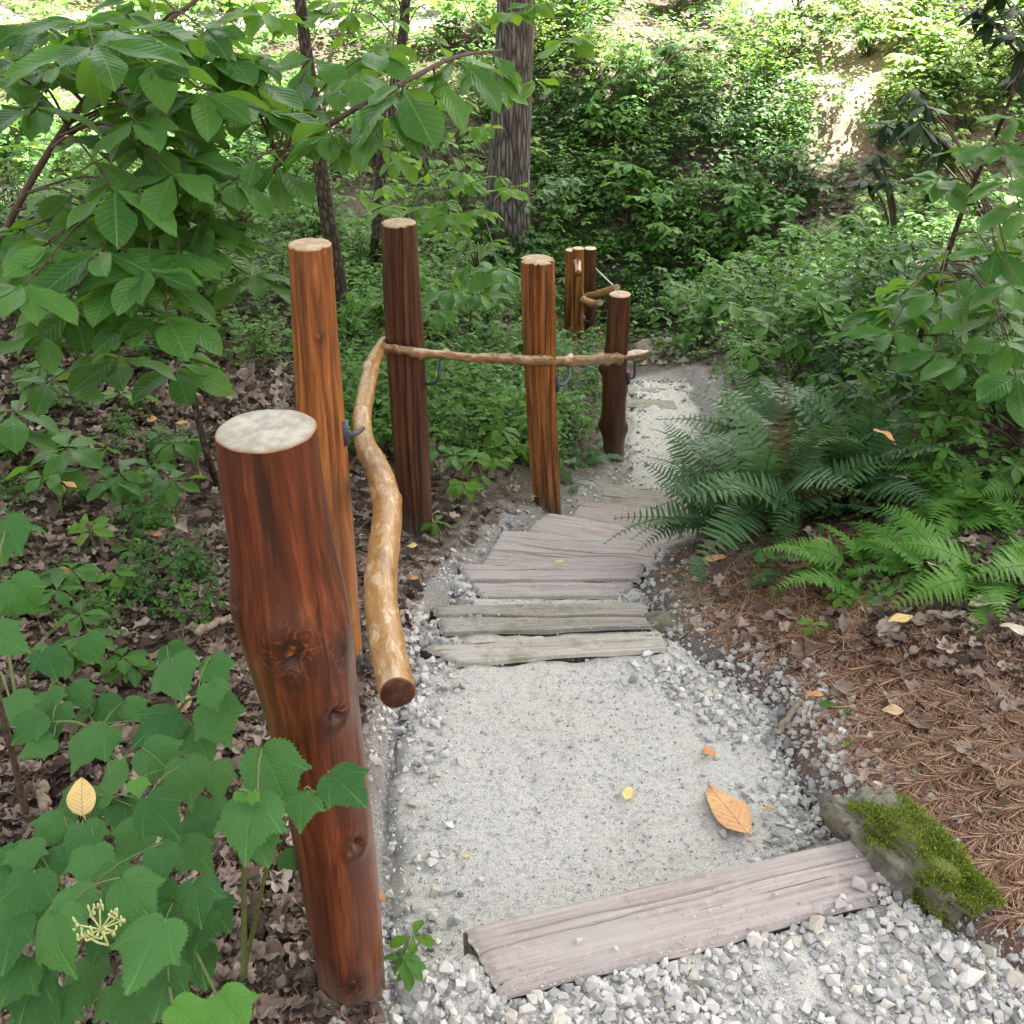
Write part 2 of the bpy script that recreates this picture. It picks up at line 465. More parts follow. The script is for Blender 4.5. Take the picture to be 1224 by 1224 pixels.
def wood_post(name, c0, c1, c2, rough=.3, coat=.6, scale=1.0, foot=True):
    """peeled varnished log: streaks along the length; 'mark' carries knots; grey and worn towards the foot"""
    n = N(name)
    ob = n.obj()
    st = n.noise(n.mapping(ob, (38 * scale, 38 * scale, 2.2 * scale)), 1.0, 6, .65, .6)
    big = n.noise(n.mapping(ob, (9 * scale, 9 * scale, 1.5 * scale)), 1.0, 3, .5, 1.0)
    col = n.ramp(st, [(.28, c0), (.5, c1), (.74, c2)])
    col = n.mix(n.math('MULTIPLY', n.math('SUBTRACT', big, .42), 2.6), col, c0)
    crack = n.ramp(n.noise(n.mapping(ob, (55 * scale, 55 * scale, 1.1 * scale)), 1.0, 2, .5, .2), [(.335, (1, 1, 1)), (.365, (0, 0, 0))])
    fine = n.noise(n.mapping(ob, (190 * scale, 190 * scale, 9 * scale)), 1.0, 4, .7, .3)
    col = n.mix(n.ramp(fine, [(.36, (.5, .5, .5)), (.50, (0, 0, 0))]), col, c0)
    col = n.mix(n.ramp(fine, [(.6, (0, 0, 0)), (.72, (.5, .5, .5))]), col, c2)
    col = n.mix(n.math('MULTIPLY', crack, .75), col, (.02, .008, .004))
    if foot:
        hz = n.new('SeparateXYZ', {0: ob}).outputs[2]
        wz = n.math('ADD', n.math('MULTIPLY', hz, -6.0), n.math('ADD', n.math('MULTIPLY', big, 2.2), -.35))
        col = n.mix(n.math('MULTIPLY', n.math('MINIMUM', n.math('MAXIMUM', wz, 0), 1), .75), col, (.15, .125, .10))
    mk = n.attr('mark')
    ring = n.noise(n.mapping(ob, (26, 26, 26)), 1.0, 4, .7, 2.5)
    kn = n.ramp(ring, [(.40, (.012, .006, .004)), (.52, c0), (.60, c1), (.72, (.36, .15, .05))])
    col = n.mix(n.math('MULTIPLY', mk, .95), col, kn)
    hgt = n.math('ADD', n.math('MULTIPLY', st, .7), n.math('MULTIPLY', crack, -.6))
    hgt = n.math('ADD', hgt, n.math('MULTIPLY', n.math('MULTIPLY', ring, mk), 1.5))
    nor = n.bump(hgt, .45, .006)
    rg = n.math('ADD', n.math('ADD', n.math('MULTIPLY', st, .25), n.math('MULTIPLY', n.math('SUBTRACT', big, .4), .6)), rough - .08)
    return n.end(n.surf(col, rg, nor, .5, coat, .18))

def simple_noise_mat(name, stops, scale, rough=.8, bump=.5, dist=.01, detail=6, spec=.4, stretch=(1, 1, 1)):
    n = N(name)
    nz = n.noise(n.mapping(n.obj(), stretch), scale, detail, .65, .3)
    col = n.ramp(nz, stops)
    return n.end(n.surf(col, rough, n.bump(nz, bump, dist), spec))

M = {}
M['post_red'] = wood_post('varnished_red_log', (.028, .008, .003), (.110, .029, .010), (.27, .085, .024), .36, .35)
M['post_amber'] = wood_post('varnished_amber_log', (.050, .016, .005), (.25, .092, .022), (.50, .215, .055), .36, .4)
M['post_dark'] = wood_post('varnished_brown_log', (.017, .006, .003), (.075, .026, .009), (.18, .07, .023), .4, .3)
M['rail_gold'] = None

def rail_mat(name, pale, gold, rust, dark, s=1.0):
    n = N(name)
    ob = n.new('TexCoord').outputs['UV']
    a = n.noise(n.mapping(ob, (2.6, 9, 1)), 1.0 * s, 6, .65, .8)
    b = n.noise(n.mapping(ob, (11, 17, 1)), 1.0 * s, 6, .72, .6)
    col = n.ramp(a, [(.30, rust), (.42, gold), (.58, gold), (.66, pale)])
    col = n.mix(n.ramp(b, [(.54, (0, 0, 0)), (.60, (.85, .85, .85))]), col, pale)
    col = n.mix(n.ramp(b, [(.34, (.9, .9, .9)), (.42, (0, 0, 0))]), col, dark)
    col = n.mix(n.attr('mark'), col, rust)
    nor = n.bump(n.math('ADD', b, a), .5, .006)
    return n.end(n.surf(col, .38, nor, .5, .35, .2))
M['rail_gold'] = rail_mat('peeled_branch', (.46, .36, .21), (.32, .155, .035), (.20, .07, .018), (.10, .045, .016))
M['rail_brown'] = rail_mat('knobbly_branch', (.32, .22, .11), (.20, .105, .035), (.11, .046, .016), (.04, .02, .010), 1.4)

def cut_mat(name, c0, c1, edge):
    n = N(name)
    ob = n.obj()
    ln = n.new('VectorMath', {0: ob}, operation='LENGTH').outputs['Value']
    wv = n.math('SINE', n.math('MULTIPLY', n.math('ADD', ln, n.math('MULTIPLY', n.noise(ob, 14, 3), .03)), 1100.0))
    nz = n.noise(ob, 70, 5, .7)
    col = n.mix(nz, c0, c1)
    col = n.mix(n.math('MULTIPLY', n.math('MAXIMUM', wv, 0), .14), col, edge)
    dirv = n.new('VectorMath', {0: ob}, operation='NORMALIZE').outputs[0]
    rad = n.noise(n.mapping(dirv, (7, 7, 0)), 1.0, 3, .6)
    chk = n.math('MULTIPLY', n.ramp(rad, [(.30, (1, 1, 1)), (.335, (0, 0, 0))]), n.ramp(n.noise(ob, 25, 2), [(.4, (0, 0, 0)), (.5, (1, 1, 1))]))
    col = n.mix(n.math('MULTIPLY', chk, .75), col, edge)
    col = n.mix(n.ramp(n.noise(ob, 32, 6, .7), [(.42, (.6, .6, .6)), (.6, (0, 0, 0))]), col, tuple(k * .55 for k in c0))
    col = n.mix(n.attr('mark'), col, edge)
    return n.end(n.surf(col, .65, n.bump(nz, .3, .002), .3))
M['cut_grey'] = cut_mat('weathered_cut_wood', (.34, .32, .26), (.50, .48, .41), (.22, .10, .04))
M['cut_tan'] = cut_mat('pale_cut_wood', (.42, .30, .17), (.62, .48, .31), (.20, .08, .025))
M['cut_dark'] = cut_mat('dark_cut_wood', (.03, .013, .007), (.14, .06, .035), (.22, .10, .04))
M['metal'] = simple_noise_mat('blue_black_metal', [(.3, (.03, .035, .05)), (.7, (.08, .09, .12))], 60, .45, .2, .002)
M['cable'] = simple_noise_mat('grey_cable', [(.3, (.3, .3, .29)), (.7, (.45, .45, .43))], 60, .5, .1, .002)

def tie_mat(name, c0, c1, c2, moss=0.0):
    n = N(name)
    ob = n.obj()
    st = n.noise(n.mapping(ob, (2.6, 95, 95)), 1.0, 8, .72, .12)
    big = n.noise(n.mapping(ob, (4, 11, 11)), 1.0, 4, .6, .5)
    col = n.ramp(st, [(.30, c0), (.48, c1), (.70, c2)])
    spot = n.noise(ob, 55, 5, .7)
    col = n.mix(n.ramp(spot, [(.56, (0, 0, 0)), (.68, (.7, .7, .7))]), col, (.50, .47, .45))
    col = n.mix(n.ramp(spot, [(.32, (.6, .6, .6)), (.42, (0, 0, 0))]), col, c0)
    dusty = n.ramp(big, [(.44, (0, 0, 0)), (.66, (.8, .8, .8))])
    col = n.mix(dusty, col, (.43, .41, .39))
    col = n.mix(1.0, col, n.ramp(n.new('ObjectInfo').outputs['Random'], [(0, (.74, .74, .72)), (1, (1.08, 1.07, 1.06))]), 'MULTIPLY')
    crk = n.ramp(n.noise(n.mapping(ob, (1.3, 42, 42)), 1.0, 4, .62, .1), [(.325, (1, 1, 1)), (.355, (0, 0, 0))])
    col = n.mix(n.math('MULTIPLY', crk, .85), col, (.035, .027, .022))
    if moss:
        mm = n.math('MULTIPLY', n.ramp(n.noise(ob, 9, 5, .7), [(.5, (0, 0, 0)), (.62, (1, 1, 1))]), moss)
        col = n.mix(mm, col, (.10, .12, .035))
    nor = n.bump(n.math('SUBTRACT', st, crk), .45, .004)
    return n.end(n.surf(col, .85, nor, .25))
M['tie_mauve'] = tie_mat('weathered_mauve_timber', (.23, .19, .183), (.39, .335, .322), (.53, .475, .46))
M['tie_grey'] = tie_mat('weathered_grey_timber', (.20, .175, .14), (.33, .30, .26), (.46, .43, .385), .5)

def gravel_mat():
    n = N('gravel_stone')
    rnd = n.new('NewGeometry').outputs['Random Per Island']
    col = n.ramp(rnd, [(0, (.17, .17, .17)), (.2, (.34, .34, .335)), (.45, (.50, .495, .475)), (.7, (.63, .62, .59)), (.88, (.44, .40, .33)), (1, (.76, .75, .72))])
    nz = n.noise(n.obj(), 130, 4, .6)
    col = n.mix(n.math('MULTIPLY', nz, .35), col, (.27, .27, .27))
    return n.end(n.surf(col, .7, n.bump(nz, .35, .003), .35))
M['gravel'] = gravel_mat()

def path_mat():
    n = N('packed_grit')
    p = n.pos()
    fine = n.noise(p, 420, 3, .7)
    mid = n.noise(p, 60, 5, .65)
    big = n.noise(p, 3.2, 4, .55)
    col = n.ramp(fine, [(.32, (.20, .195, .185)), (.48, (.47, .46, .43)), (.64, (.68, .67, .63))])
    col = n.mix(n.math('MULTIPLY', n.ramp(mid, [(.38, (1, 1, 1)), (.5, (0, 0, 0))]), .6), col, (.27, .265, .25))
    col = n.mix(n.ramp(n.noise(p, 170, 3, .6), [(.30, (.85, .85, .85)), (.38, (0, 0, 0))]), col, (.16, .155, .15))
    col = n.mix(n.ramp(big, [(.45, (0, 0, 0)), (.75, (.5, .5, .5))]), col, (.47, .455, .40))
    h = n.math('ADD', n.math('MULTIPLY', fine, .4), mid)
    return n.end(n.surf(col, .9, n.bump(h, .8, .006), .25))
M['path'] = path_mat()

def ground_mat():
    n = N('forest_floor')
    p = n.pos()
    a = n.noise(p, 5, 6, .65); b = n.noise(p, 38, 6, .7); c = n.noise(p, 160, 3, .6)
    lit = n.ramp(b, [(.30, (.022, .014, .010)), (.48, (.062, .042, .031)), (.68, (.15, .115, .09))])
    soil = n.ramp(b, [(.3, (.045, .034, .026)), (.5, (.11, .09, .072)), (.75, (.22, .195, .165))])
    nee = n.ramp(n.noise(n.mapping(p, (1, 1, 1)), 55, 6, .75, 1.5), [(.30, (.035, .015, .008)), (.5, (.16, .078, .045)), (.72, (.32, .185, .115))])
    clay = n.ramp(b, [(.3, (.13, .085, .06)), (.5, (.33, .235, .18)), (.72, (.52, .44, .34))])
    sand = n.ramp(c, [(.3, (.2, .19, .175)), (.55, (.36, .345, .32)), (.75, (.52, .5, .47))])
    col = n.mix(n.attr('needles'), lit, nee)
    col = n.mix(n.math('MULTIPLY', n.attr('soil'), n.ramp(a, [(.3, (.5, .5, .5)), (.5, (1, 1, 1))])), col, soil)
    col = n.mix(n.attr('clay'), col, clay)
    col = n.mix(n.attr('sand'), col, sand)
    h = n.math('ADD', n.math('MULTIPLY', a, .6), n.math('ADD', b, n.math('MULTIPLY', c, .4)))
    return n.end(n.surf(col, .92, n.bump(h, .9, .02), .2))
M['ground'] = ground_mat()

def rock_mat():
    n = N('lichen_rock')
    p = n.obj()
    a = n.noise(p, 14, 8, .7, .4); b = n.noise(p, 90, 4, .6)
    col = n.ramp(a, [(.3, (.07, .065, .05)), (.5, (.20, .19, .155)), (.7, (.42, .40, .34))])
    col = n.mix(n.ramp(n.noise(p, 45, 6, .75), [(.36, (.8, .8, .8)), (.46, (0, 0, 0))]), col, (.05, .048, .036))
    col = n.mix(n.math('MULTIPLY', b, .4), col, (.10, .11, .06))
    fine = n.noise(p, 260, 3, .7)
    col = n.mix(n.attr('mossy'), col, n.ramp(fine, [(.3, (.04, .055, .012)), (.6, (.15, .18, .035))]))
    return n.end(n.surf(col, .9, n.bump(n.math('ADD', a, n.math('MULTIPLY', b, .3)), .9, .02), .2))
M['rock'] = rock_mat()
M['moss'] = leaf_mat('moss', (.095, .145, .018), (.25, .32, .055), (.25, .4, .03), .8, .2, None, spec=.1, hue=0)
M['bark_oak'] = None
def bark(name, c0, c1, c2, sx, sz, bd=.02):
    n = N(name)
    p = n.obj()
    v = n.new('TexVoronoi', {'Vector': n.mapping(n.new('VectorMath', {0: p, 1: n.new('Combine' + 'XYZ', {0: n.noise(p, 8, 3), 1: n.noise(p, 9, 3), 2: n.noise(p, 7, 3)}).outputs[0]}, operation='MULTIPLY_ADD', ).outputs[0] if False else p, (sx, sx, sz)), 'Scale': 1.0, 'Randomness': 1.0}, feature='DISTANCE_TO_EDGE').outputs['Distance']
    nz = n.noise(n.mapping(p, (sx * 1.5, sx * 1.5, sz * 2)), 1.0, 6, .7, .5)
    h = n.math('ADD', n.math('MULTIPLY', n.math('MINIMUM', v, .35), 1.6), n.math('MULTIPLY', nz, .6))
    col = n.ramp(h, [(.25, c0), (.5, c1), (.85, c2)])
    return n.end(n.surf(col, .9, n.bump(h, 1.0, bd), .2))
M['bark_oak'] = bark('furrowed_bark', (.032, .029, .025), (.11, .101, .088), (.24, .225, .20), 34, 4.0, .03)
M['bark_dark'] = bark('dark_sapling_bark', (.02, .017, .013), (.055, .046, .036), (.11, .095, .075), 60, 20, .006)
M['twig'] = simple_noise_mat('twig_bark', [(.3, (.035, .025, .016)), (.7, (.12, .09, .06))], 50, .8, .4, .003)
M['dry_stick'] = simple_noise_mat('dry_stick', [(.3, (.16, .12, .085)), (.7, (.36, .30, .23))], 50, .8, .4, .003)
M['green_stem'] = simple_noise_mat('green_stem', [(.3, (.07, .12, .035)), (.7, (.16, .20, .07))], 40, .6, .2, .002)
M['brown_stem'] = simple_noise_mat('brown_fern_stem', [(.3, (.05, .035, .02)), (.7, (.11, .08, .035))], 40, .6, .2, .002)
M['big_leaf'] = leaf_mat('broad_leaf', (.021, .085, .020), (.085, .225, .044), (.36, .68, .05), .42, .37, (.13, .27, .08), 10, hue=.1)
M['lime_leaf'] = leaf_mat('lime_backlit_leaf', (.06, .18, .02), (.15, .33, .035), (.42, .72, .04), .45, .5, (.18, .34, .09), 8, hue=.1)  # lime tone puts backlight into the sapling leaves; seedlings share it
M['maple_leaf'] = maple_mat('lobed_leaf', (.024, .105, .027), (.075, .215, .052), (.16, .42, .05))
M['maple_young'] = maple_mat('young_lobed_leaf', (.06, .20, .03), (.11, .30, .05), (.3, .6, .06))
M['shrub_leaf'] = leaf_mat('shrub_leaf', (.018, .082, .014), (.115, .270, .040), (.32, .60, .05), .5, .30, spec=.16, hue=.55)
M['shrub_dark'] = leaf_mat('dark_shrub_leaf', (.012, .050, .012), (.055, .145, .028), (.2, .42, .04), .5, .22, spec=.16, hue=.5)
M['shrub_sunny'] = leaf_mat('sunny_shrub_leaf', (.10, .20, .035), (.26, .38, .09), (.45, .62, .10), .5, .4, hue=.5)  # leaf colour raised to paint in the glare of the sunlit bank
M['cover_leaf'] = leaf_mat('ground_cover_leaf', (.014, .06, .011), (.10, .235, .040), (.28, .55, .05), .5, .30, spec=.16, hue=.0)
M['rhodo'] = leaf_mat('leathery_leaf', (.010, .026, .010), (.024, .055, .018), (.06, .16, .02), .55, .10, (.03, .06, .025), 7, spec=.15, hue=.1)
M['fern_dark'] = leaf_mat('evergreen_fern_leaf', (.036, .098, .038), (.105, .205, .080), (.12, .32, .06), .42, .22, hue=.35)
M['fern_light'] = leaf_mat('lady_fern_leaf', (.055, .17, .026), (.155, .34, .058), (.36, .66, .06), .5, .4, hue=.4)
M['fern_rust'] = dead_mat('withered_frond', [(0, (.06, .035, .015)), (1, (.13, .085, .032))])
M['litter'] = dead_mat('leaf_litter', [(0, (.035, .022, .016)), (.3, (.135, .095, .07)), (.6, (.28, .21, .165)), (.85, (.40, .315, .255)), (1, (.58, .49, .41))])
M['needle'] = dead_mat('pine_needle', [(0, (.06, .024, .012)), (.35, (.25, .125, .068)), (.7, (.46, .265, .165)), (1, (.66, .46, .32))], .6, trans=.05)
def fallen(name, a, b):
    n = N(name)
    ob = n.obj(); uv = n.new('TexCoord').outputs['UV']
    s = n.new('SeparateXYZ', {0: uv})
    au = n.math('ABSOLUTE', n.math('SUBTRACT', s.outputs[0], .5))
    mid = n.math('LESS_THAN', au, .02)
    sp = n.ramp(n.noise(ob, 110, 4, .7), [(.34, (.9, .9, .9)), (.42, (0, 0, 0))])
    col = n.mix(n.noise(ob, 30, 4), a, b)
    col = n.mix(n.math('MULTIPLY', sp, .7), col, tuple(x * .35 for x in a))
    col = n.mix(n.math('MULTIPLY', mid, .6), col, tuple(x * .5 for x in a))
    w = n.math('SINE', n.math('MULTIPLY', n.math('SUBTRACT', s.outputs[1], n.math('MULTIPLY', au, .5)), 60))
    return n.end(n.surf(col, .6, n.bump(n.math('ADD', w, mid), .25, .002), .35))
M['leaf_orange'] = fallen('orange_dead_leaf', (.42, .17, .055), (.60, .31, .13))
M['leaf_rust'] = fallen('pale_orange_dead_leaf', (.48, .24, .10), (.66, .40, .20))
M['leaf_yellow'] = fallen('yellow_dead_leaf', (.62, .42, .13), (.78, .60, .28))
M['leaf_tan'] = fallen('tan_dead_leaf', (.38, .24, .13), (.55, .40, .26))
M['leaf_pale'] = fallen('pale_dead_leaf', (.50, .44, .32), (.68, .62, .50))
M['flower'] = simple_noise_mat('pale_flower_bud', [(.3, (.35, .42, .16)), (.7, (.55, .60, .28))], 60, .6, .2, .002)
M['cone'] = simple_noise_mat('pine_cone_scale', [(.3, (.02, .014, .010)), (.7, (.09, .065, .048))], 80, .8, .5, .003)

# ------------------------------------------------------------------ leaf shapes
def leaf_tpl(prof, rows=8, cols=4, fold=.25, droop=.25, wav=.03, seed=0, serr=0):
    """leaf along +Y of length 1; prof(t) half width"""
    r_ = np.random.default_rng(seed)
    t = np.linspace(0, 1, rows + 1); c = np.linspace(-1, 1, cols + 1)
    V = []; U = []
    ph = r_.uniform(0, 6.28, 2)
    mw = max(prof(x) for x in np.linspace(0, 1, 40))
    for i, tt in enumerate(t):
        w = max(prof(tt), .004)
        for cc in c:
            k = 1 + (serr * (1 if i % 2 else -1) if abs(cc) > .99 else 0)
            x = w * cc * k
            z = fold * abs(x) - droop * tt * tt * .6 + wav * math.sin(tt * 9 + ph[0] + cc) * abs(cc) + .3 * fold * -abs(x) * abs(cc)
            y = tt * (1 - .12 * droop * tt)
            V.append((x, y, z)); U.append((.5 + .5 * x / mw, tt))
    return np.array(V), grid_faces(rows + 1, cols + 1), np.array(U)
obov = lambda t: .25 * (math.sin(math.pi * min(1, t ** 1.35 * 1.0)) ** .85) * (1 if t < .97 else .4)
oval = lambda t: .27 * math.sin(math.pi * t ** .85) ** .9 if 0 < t < 1 else 0
lance = lambda t: .16 * math.sin(math.pi * t ** .9) ** .8 if 0 < t < 1 else 0
BIG = [leaf_tpl(obov, 10, 4, .3, d, .03, s, .008) for s, d in enumerate((.1, .3, .5, .25))]
SMALL = leaf_tpl(oval, 3, 2, .3, .25, 0)
TINY = leaf_tpl(lambda t: (.02, .27, .22, 0)[int(round(t * 3))], 3, 1, 0, .2, 0)
LANCE = [leaf_tpl(lance, 5, 2, -.2, d, .02, 1) for d in (.1, .35)]

HALF = [(0, .05), (.08, -.015), (.20, -.02), (.33, .04), (.42, .16), (.46, .30), (.48, .43), (.57, .62), (.43, .625), (.35, .68), (.27, .78), (.14, .94), (0, 1.12)]
def maple_tpl(seed, curl=.12):
    r_ = np.random.default_rng(seed)
    h = np.array(HALF) * (1 + r_.uniform(-.05, .05, (len(HALF), 2)))
    h[0, 0] = 0; h[-1, 0] = 0
    seg = []
    for i in range(len(h) - 1):
        for k in range(4): seg.append(h[i] * (1 - k / 4) + h[i + 1] * k / 4)
    seg.append(h[-1]); seg = np.array(seg)
    d = np.arange(len(seg)) % 2
    ctr = np.array([0, .42])
    seg = ctr + (seg - ctr) * (1 + .075 * (d[:, None] - .5) * (np.arange(len(seg))[:, None] > 3))
    out = np.vstack([seg, (seg * [-1, 1])[-2:0:-1]])
    n = len(out); V = [ctr]; 
    rings = [(.33), (.66), 1.0]
    V = np.vstack([ctr[None]] + [ctr + (out - ctr) * k for k in rings])
    rr = np.linalg.norm(V - ctr, axis=1)
    z = -.35 * curl * rr ** 2 * 4 + .22 * np.abs(V[:, 0]) * (1 - np.abs(V[:, 0])) + .05 * np.sin(V[:, 0] * 11 + seed) * rr + .04 * np.cos(V[:, 1] * 9 + seed * 2) * rr
    V3 = np.column_stack([V, z])
    j = np.arange(n); j2 = (j + 1) % n
    f = [np.stack([np.zeros(n, int), 1 + j, 1 + j2], -1)]
    q = [np.stack([1 + k * n + j, 1 + (k + 1) * n + j, 1 + (k + 1) * n + j2, 1 + k * n + j2], -1) for k in range(2)]
    return V3, f + q, np.column_stack([V[:, 0], V[:, 1] - .04])
MAPLE = [maple_tpl(s, c) for s, c in ((1, .15), (2, .3), (3, .05), (4, .4))]

# dead oak-like leaves, curled
def dead_tpl(seed):
    r_ = np.random.default_rng(seed)
    n = 22; th = np.linspace(0, 2 * np.pi, n, endpoint=False)
    lob = 1 + .22 * np.cos(th * r_.integers(3, 7) + r_.uniform(0, 6)) + r_.uniform(-.1, .1, n)
    x = .32 * np.cos(th) * lob; y = .52 * np.sin(th) * lob
    V = [np.zeros((1, 2)), np.column_stack([x, y]) * .5, np.column_stack([x, y])]
    V = np.vstack(V)
    c1, c2 = r_.uniform(.2, 1.6), r_.uniform(-.8, .8)
    z = c1 * V[:, 0] ** 2 + c2 * V[:, 0] * V[:, 1] + r_.uniform(-.4, .6) * V[:, 1] ** 2 + .05 * np.sin(V[:, 0] * 14) + .05 * np.sin(V[:, 1] * 11 + seed)
    j = np.arange(n); j2 = (j + 1) % n
    return np.column_stack([V, z - z.min() * .6]), [np.stack([np.zeros(n, int), 1 + j, 1 + j2], -1), np.stack([1 + j, 1 + n + j, 1 + n + j2, 1 + j2], -1)], V + .5
DEAD = [dead_tpl(s) for s in range(9)]

def stone_tpl(seed, npts=13, flat=.62):
    r_ = np.random.default_rng(seed)
    bm = bmesh.new()
    for _ in range(npts):
        v = r_.normal(size=3); v /= np.linalg.norm(v)
        bm.verts.new(v * r_.uniform(.8, 1.05) * [1, r_.uniform(.6, .9), flat])
    bmesh.ops.convex_hull(bm, input=bm.verts[:])
    bmesh.ops.delete(bm, geom=[v for v in bm.verts if not v.link_faces], context='VERTS')
    bm.verts.index_update()
    v = np.array([x.co[:] for x in bm.verts]); f = np.array([[l.vert.index for l in p.loops] for p in bm.faces])
    bm.free()
    return v * .5, f, v[:, :2]
STONE = [stone_tpl(s, 10 + s % 6, .5 + .04 * (s % 6)) for s in range(14)]

def rand_rot(n, tilt=.4, rs=rng):
    """random yaw with a limited tilt -> (n,3,3)"""
    a = rs.uniform(0, 2 * np.pi, n); tx = rs.normal(0, tilt, n); ty = rs.normal(0, tilt, n)
    ca, sa = np.cos(a), np.sin(a); z = np.zeros(n); o = np.ones(n)
    Rz = np.stack([np.stack([ca, -sa, z], -1), np.stack([sa, ca, z], -1), np.stack([z, z, o], -1)], 1)
    cx, sx = np.cos(tx), np.sin(tx); Rx = np.stack([np.stack([o, z, z], -1), np.stack([z, cx, -sx], -1), np.stack([z, sx, cx], -1)], 1)
    cy, sy = np.cos(ty), np.sin(ty); Ry = np.stack([np.stack([cy, z, sy], -1), np.stack([z, o, z], -1), np.stack([-sy, z, cy], -1)], 1)
    return Rx @ Ry @ Rz

def in_view(P, m=60):
    d = P - CAM; w = d @ FWD
    x = 612 + F * d[:, 0] / w; y = 612 - F * (d @ UPV) / w
    return (w > .1) & (x > -m) & (x < 1224 + m) & (y > -m) & (y < 1224 + m)
def project(P):
    d = P - CAM; w = d @ FWD
    return 612 + F * d[:, 0] / w, 612 - F * (d @ UPV) / w

# ------------------------------------------------------------------ ground
xs = np.unique(np.concatenate([np.linspace(-60, -9, 18), np.linspace(-9, -2.4, 60), np.linspace(-2.4, 2.6, 170), np.linspace(2.6, 9, 60), np.linspace(9, 60, 18)]))
ys = np.unique(np.concatenate([np.linspace(-40, 0, 14), np.linspace(0, .7, 8), np.linspace(.7, 5.2, 160), np.linspace(5.2, 16, 110), np.linspace(16, 80, 26)]))
GX, GY = np.meshgrid(xs, ys)
GZ = terrain(GX, GY)
gm = MB()
P = np.column_stack([GX.ravel(), GY.ravel(), GZ.ravel()])
gm.add(P, grid_faces(len(ys), len(xs)), P[:, :2])
g = gm.build('ground', M['ground']); g['kind'] = 'structure'
def put_attr(o, name, val):
    at = o.data.attributes.new(name, 'FLOAT', 'POINT'); at.data.foreach_set('value', np.asarray(val, np.float32))
def sstep(a, b, x): t = np.clip((x - a) / (b - a), 0, 1); return t * t * (3 - 2 * t)
px_, py_ = project(P); SD = inside_dist(P[:, 0], P[:, 1])
wig = vnoise(P[:, 0], P[:, 1], 4, 8) * .5 + vnoise(P[:, 0], P[:, 1], 13, 9) * .3
needles = sstep(.35, .8, P[:, 0] + wig) * sstep(3.2, 2.3, P[:, 1] + wig)
needles = np.maximum(needles, sstep(.32, .1, -SD + wig * .3) * sstep(.1, -.4, P[:, 0]) * sstep(5, 2.5, P[:, 1]) * .7)
soil = sstep(.55, .15, -SD + wig * .6) * sstep(2.4, 3.0, P[:, 1]) + sstep(8.4, 9.2, P[:, 1]) * sstep(13, 11, P[:, 1]) * .8
clay = sstep(1.2, .5, np.hypot((P[:, 0] - 3.65) / .95, (P[:, 1] - 10.8) / 1.9) + wig * .9)
sand = sstep(.16, .0, -SD + wig * .30) * sstep(-.2, .2, SD + .3)
sand *= np.where((P[:, 0] > .35) & (P[:, 1] < 3.2), .35, 1)
sand = np.maximum(sand, sstep(.7, .4, np.abs(P[:, 1] - 13.6 - .35 * np.sin(P[:, 0] * .7)) + wig * .5) * np.clip(sstep(-.2, -1.2, P[:, 0]) + sstep(2.0, 2.6, P[:, 0]) * sstep(4.0, 3.4, P[:, 0]), 0, 1))
for k, v in (('needles', needles), ('soil', np.clip(soil, 0, 1)), ('clay', clay), ('sand', np.clip(sand, 0, 1))): put_attr(g, k, v)

# the gravel path, level by level
nx, ny = 210, 330
gx = np.linspace(-1.1, 3.0, nx); gy = np.linspace(.35, 7.0, ny)
PX, PY = np.meshgrid(gx, gy)
sd = inside_dist(PX, PY).reshape(PX.shape) + .06 * vnoise(PX, PY, 7, 11) + .03 * vnoise(PX, PY, 21, 12)
PZ = path_level(PX, PY) + .008 * vnoise(PX, PY, 40, 13) - np.clip(.05 - sd, 0, .2) * .9
keep = sd > -.13
idx = -np.ones(PX.size, int); kf = keep.ravel(); idx[kf] = np.arange(kf.sum())
q = grid_faces(ny, nx); q = idx[q]; q = q[(q >= 0).all(1)]
pm = MB(); pv = np.column_stack([PX.ravel(), PY.ravel(), PZ.ravel()])[kf]
pm.add(pv, q, pv[:, :2])
po = pm.build('path', M['path']); po['kind'] = 'structure'

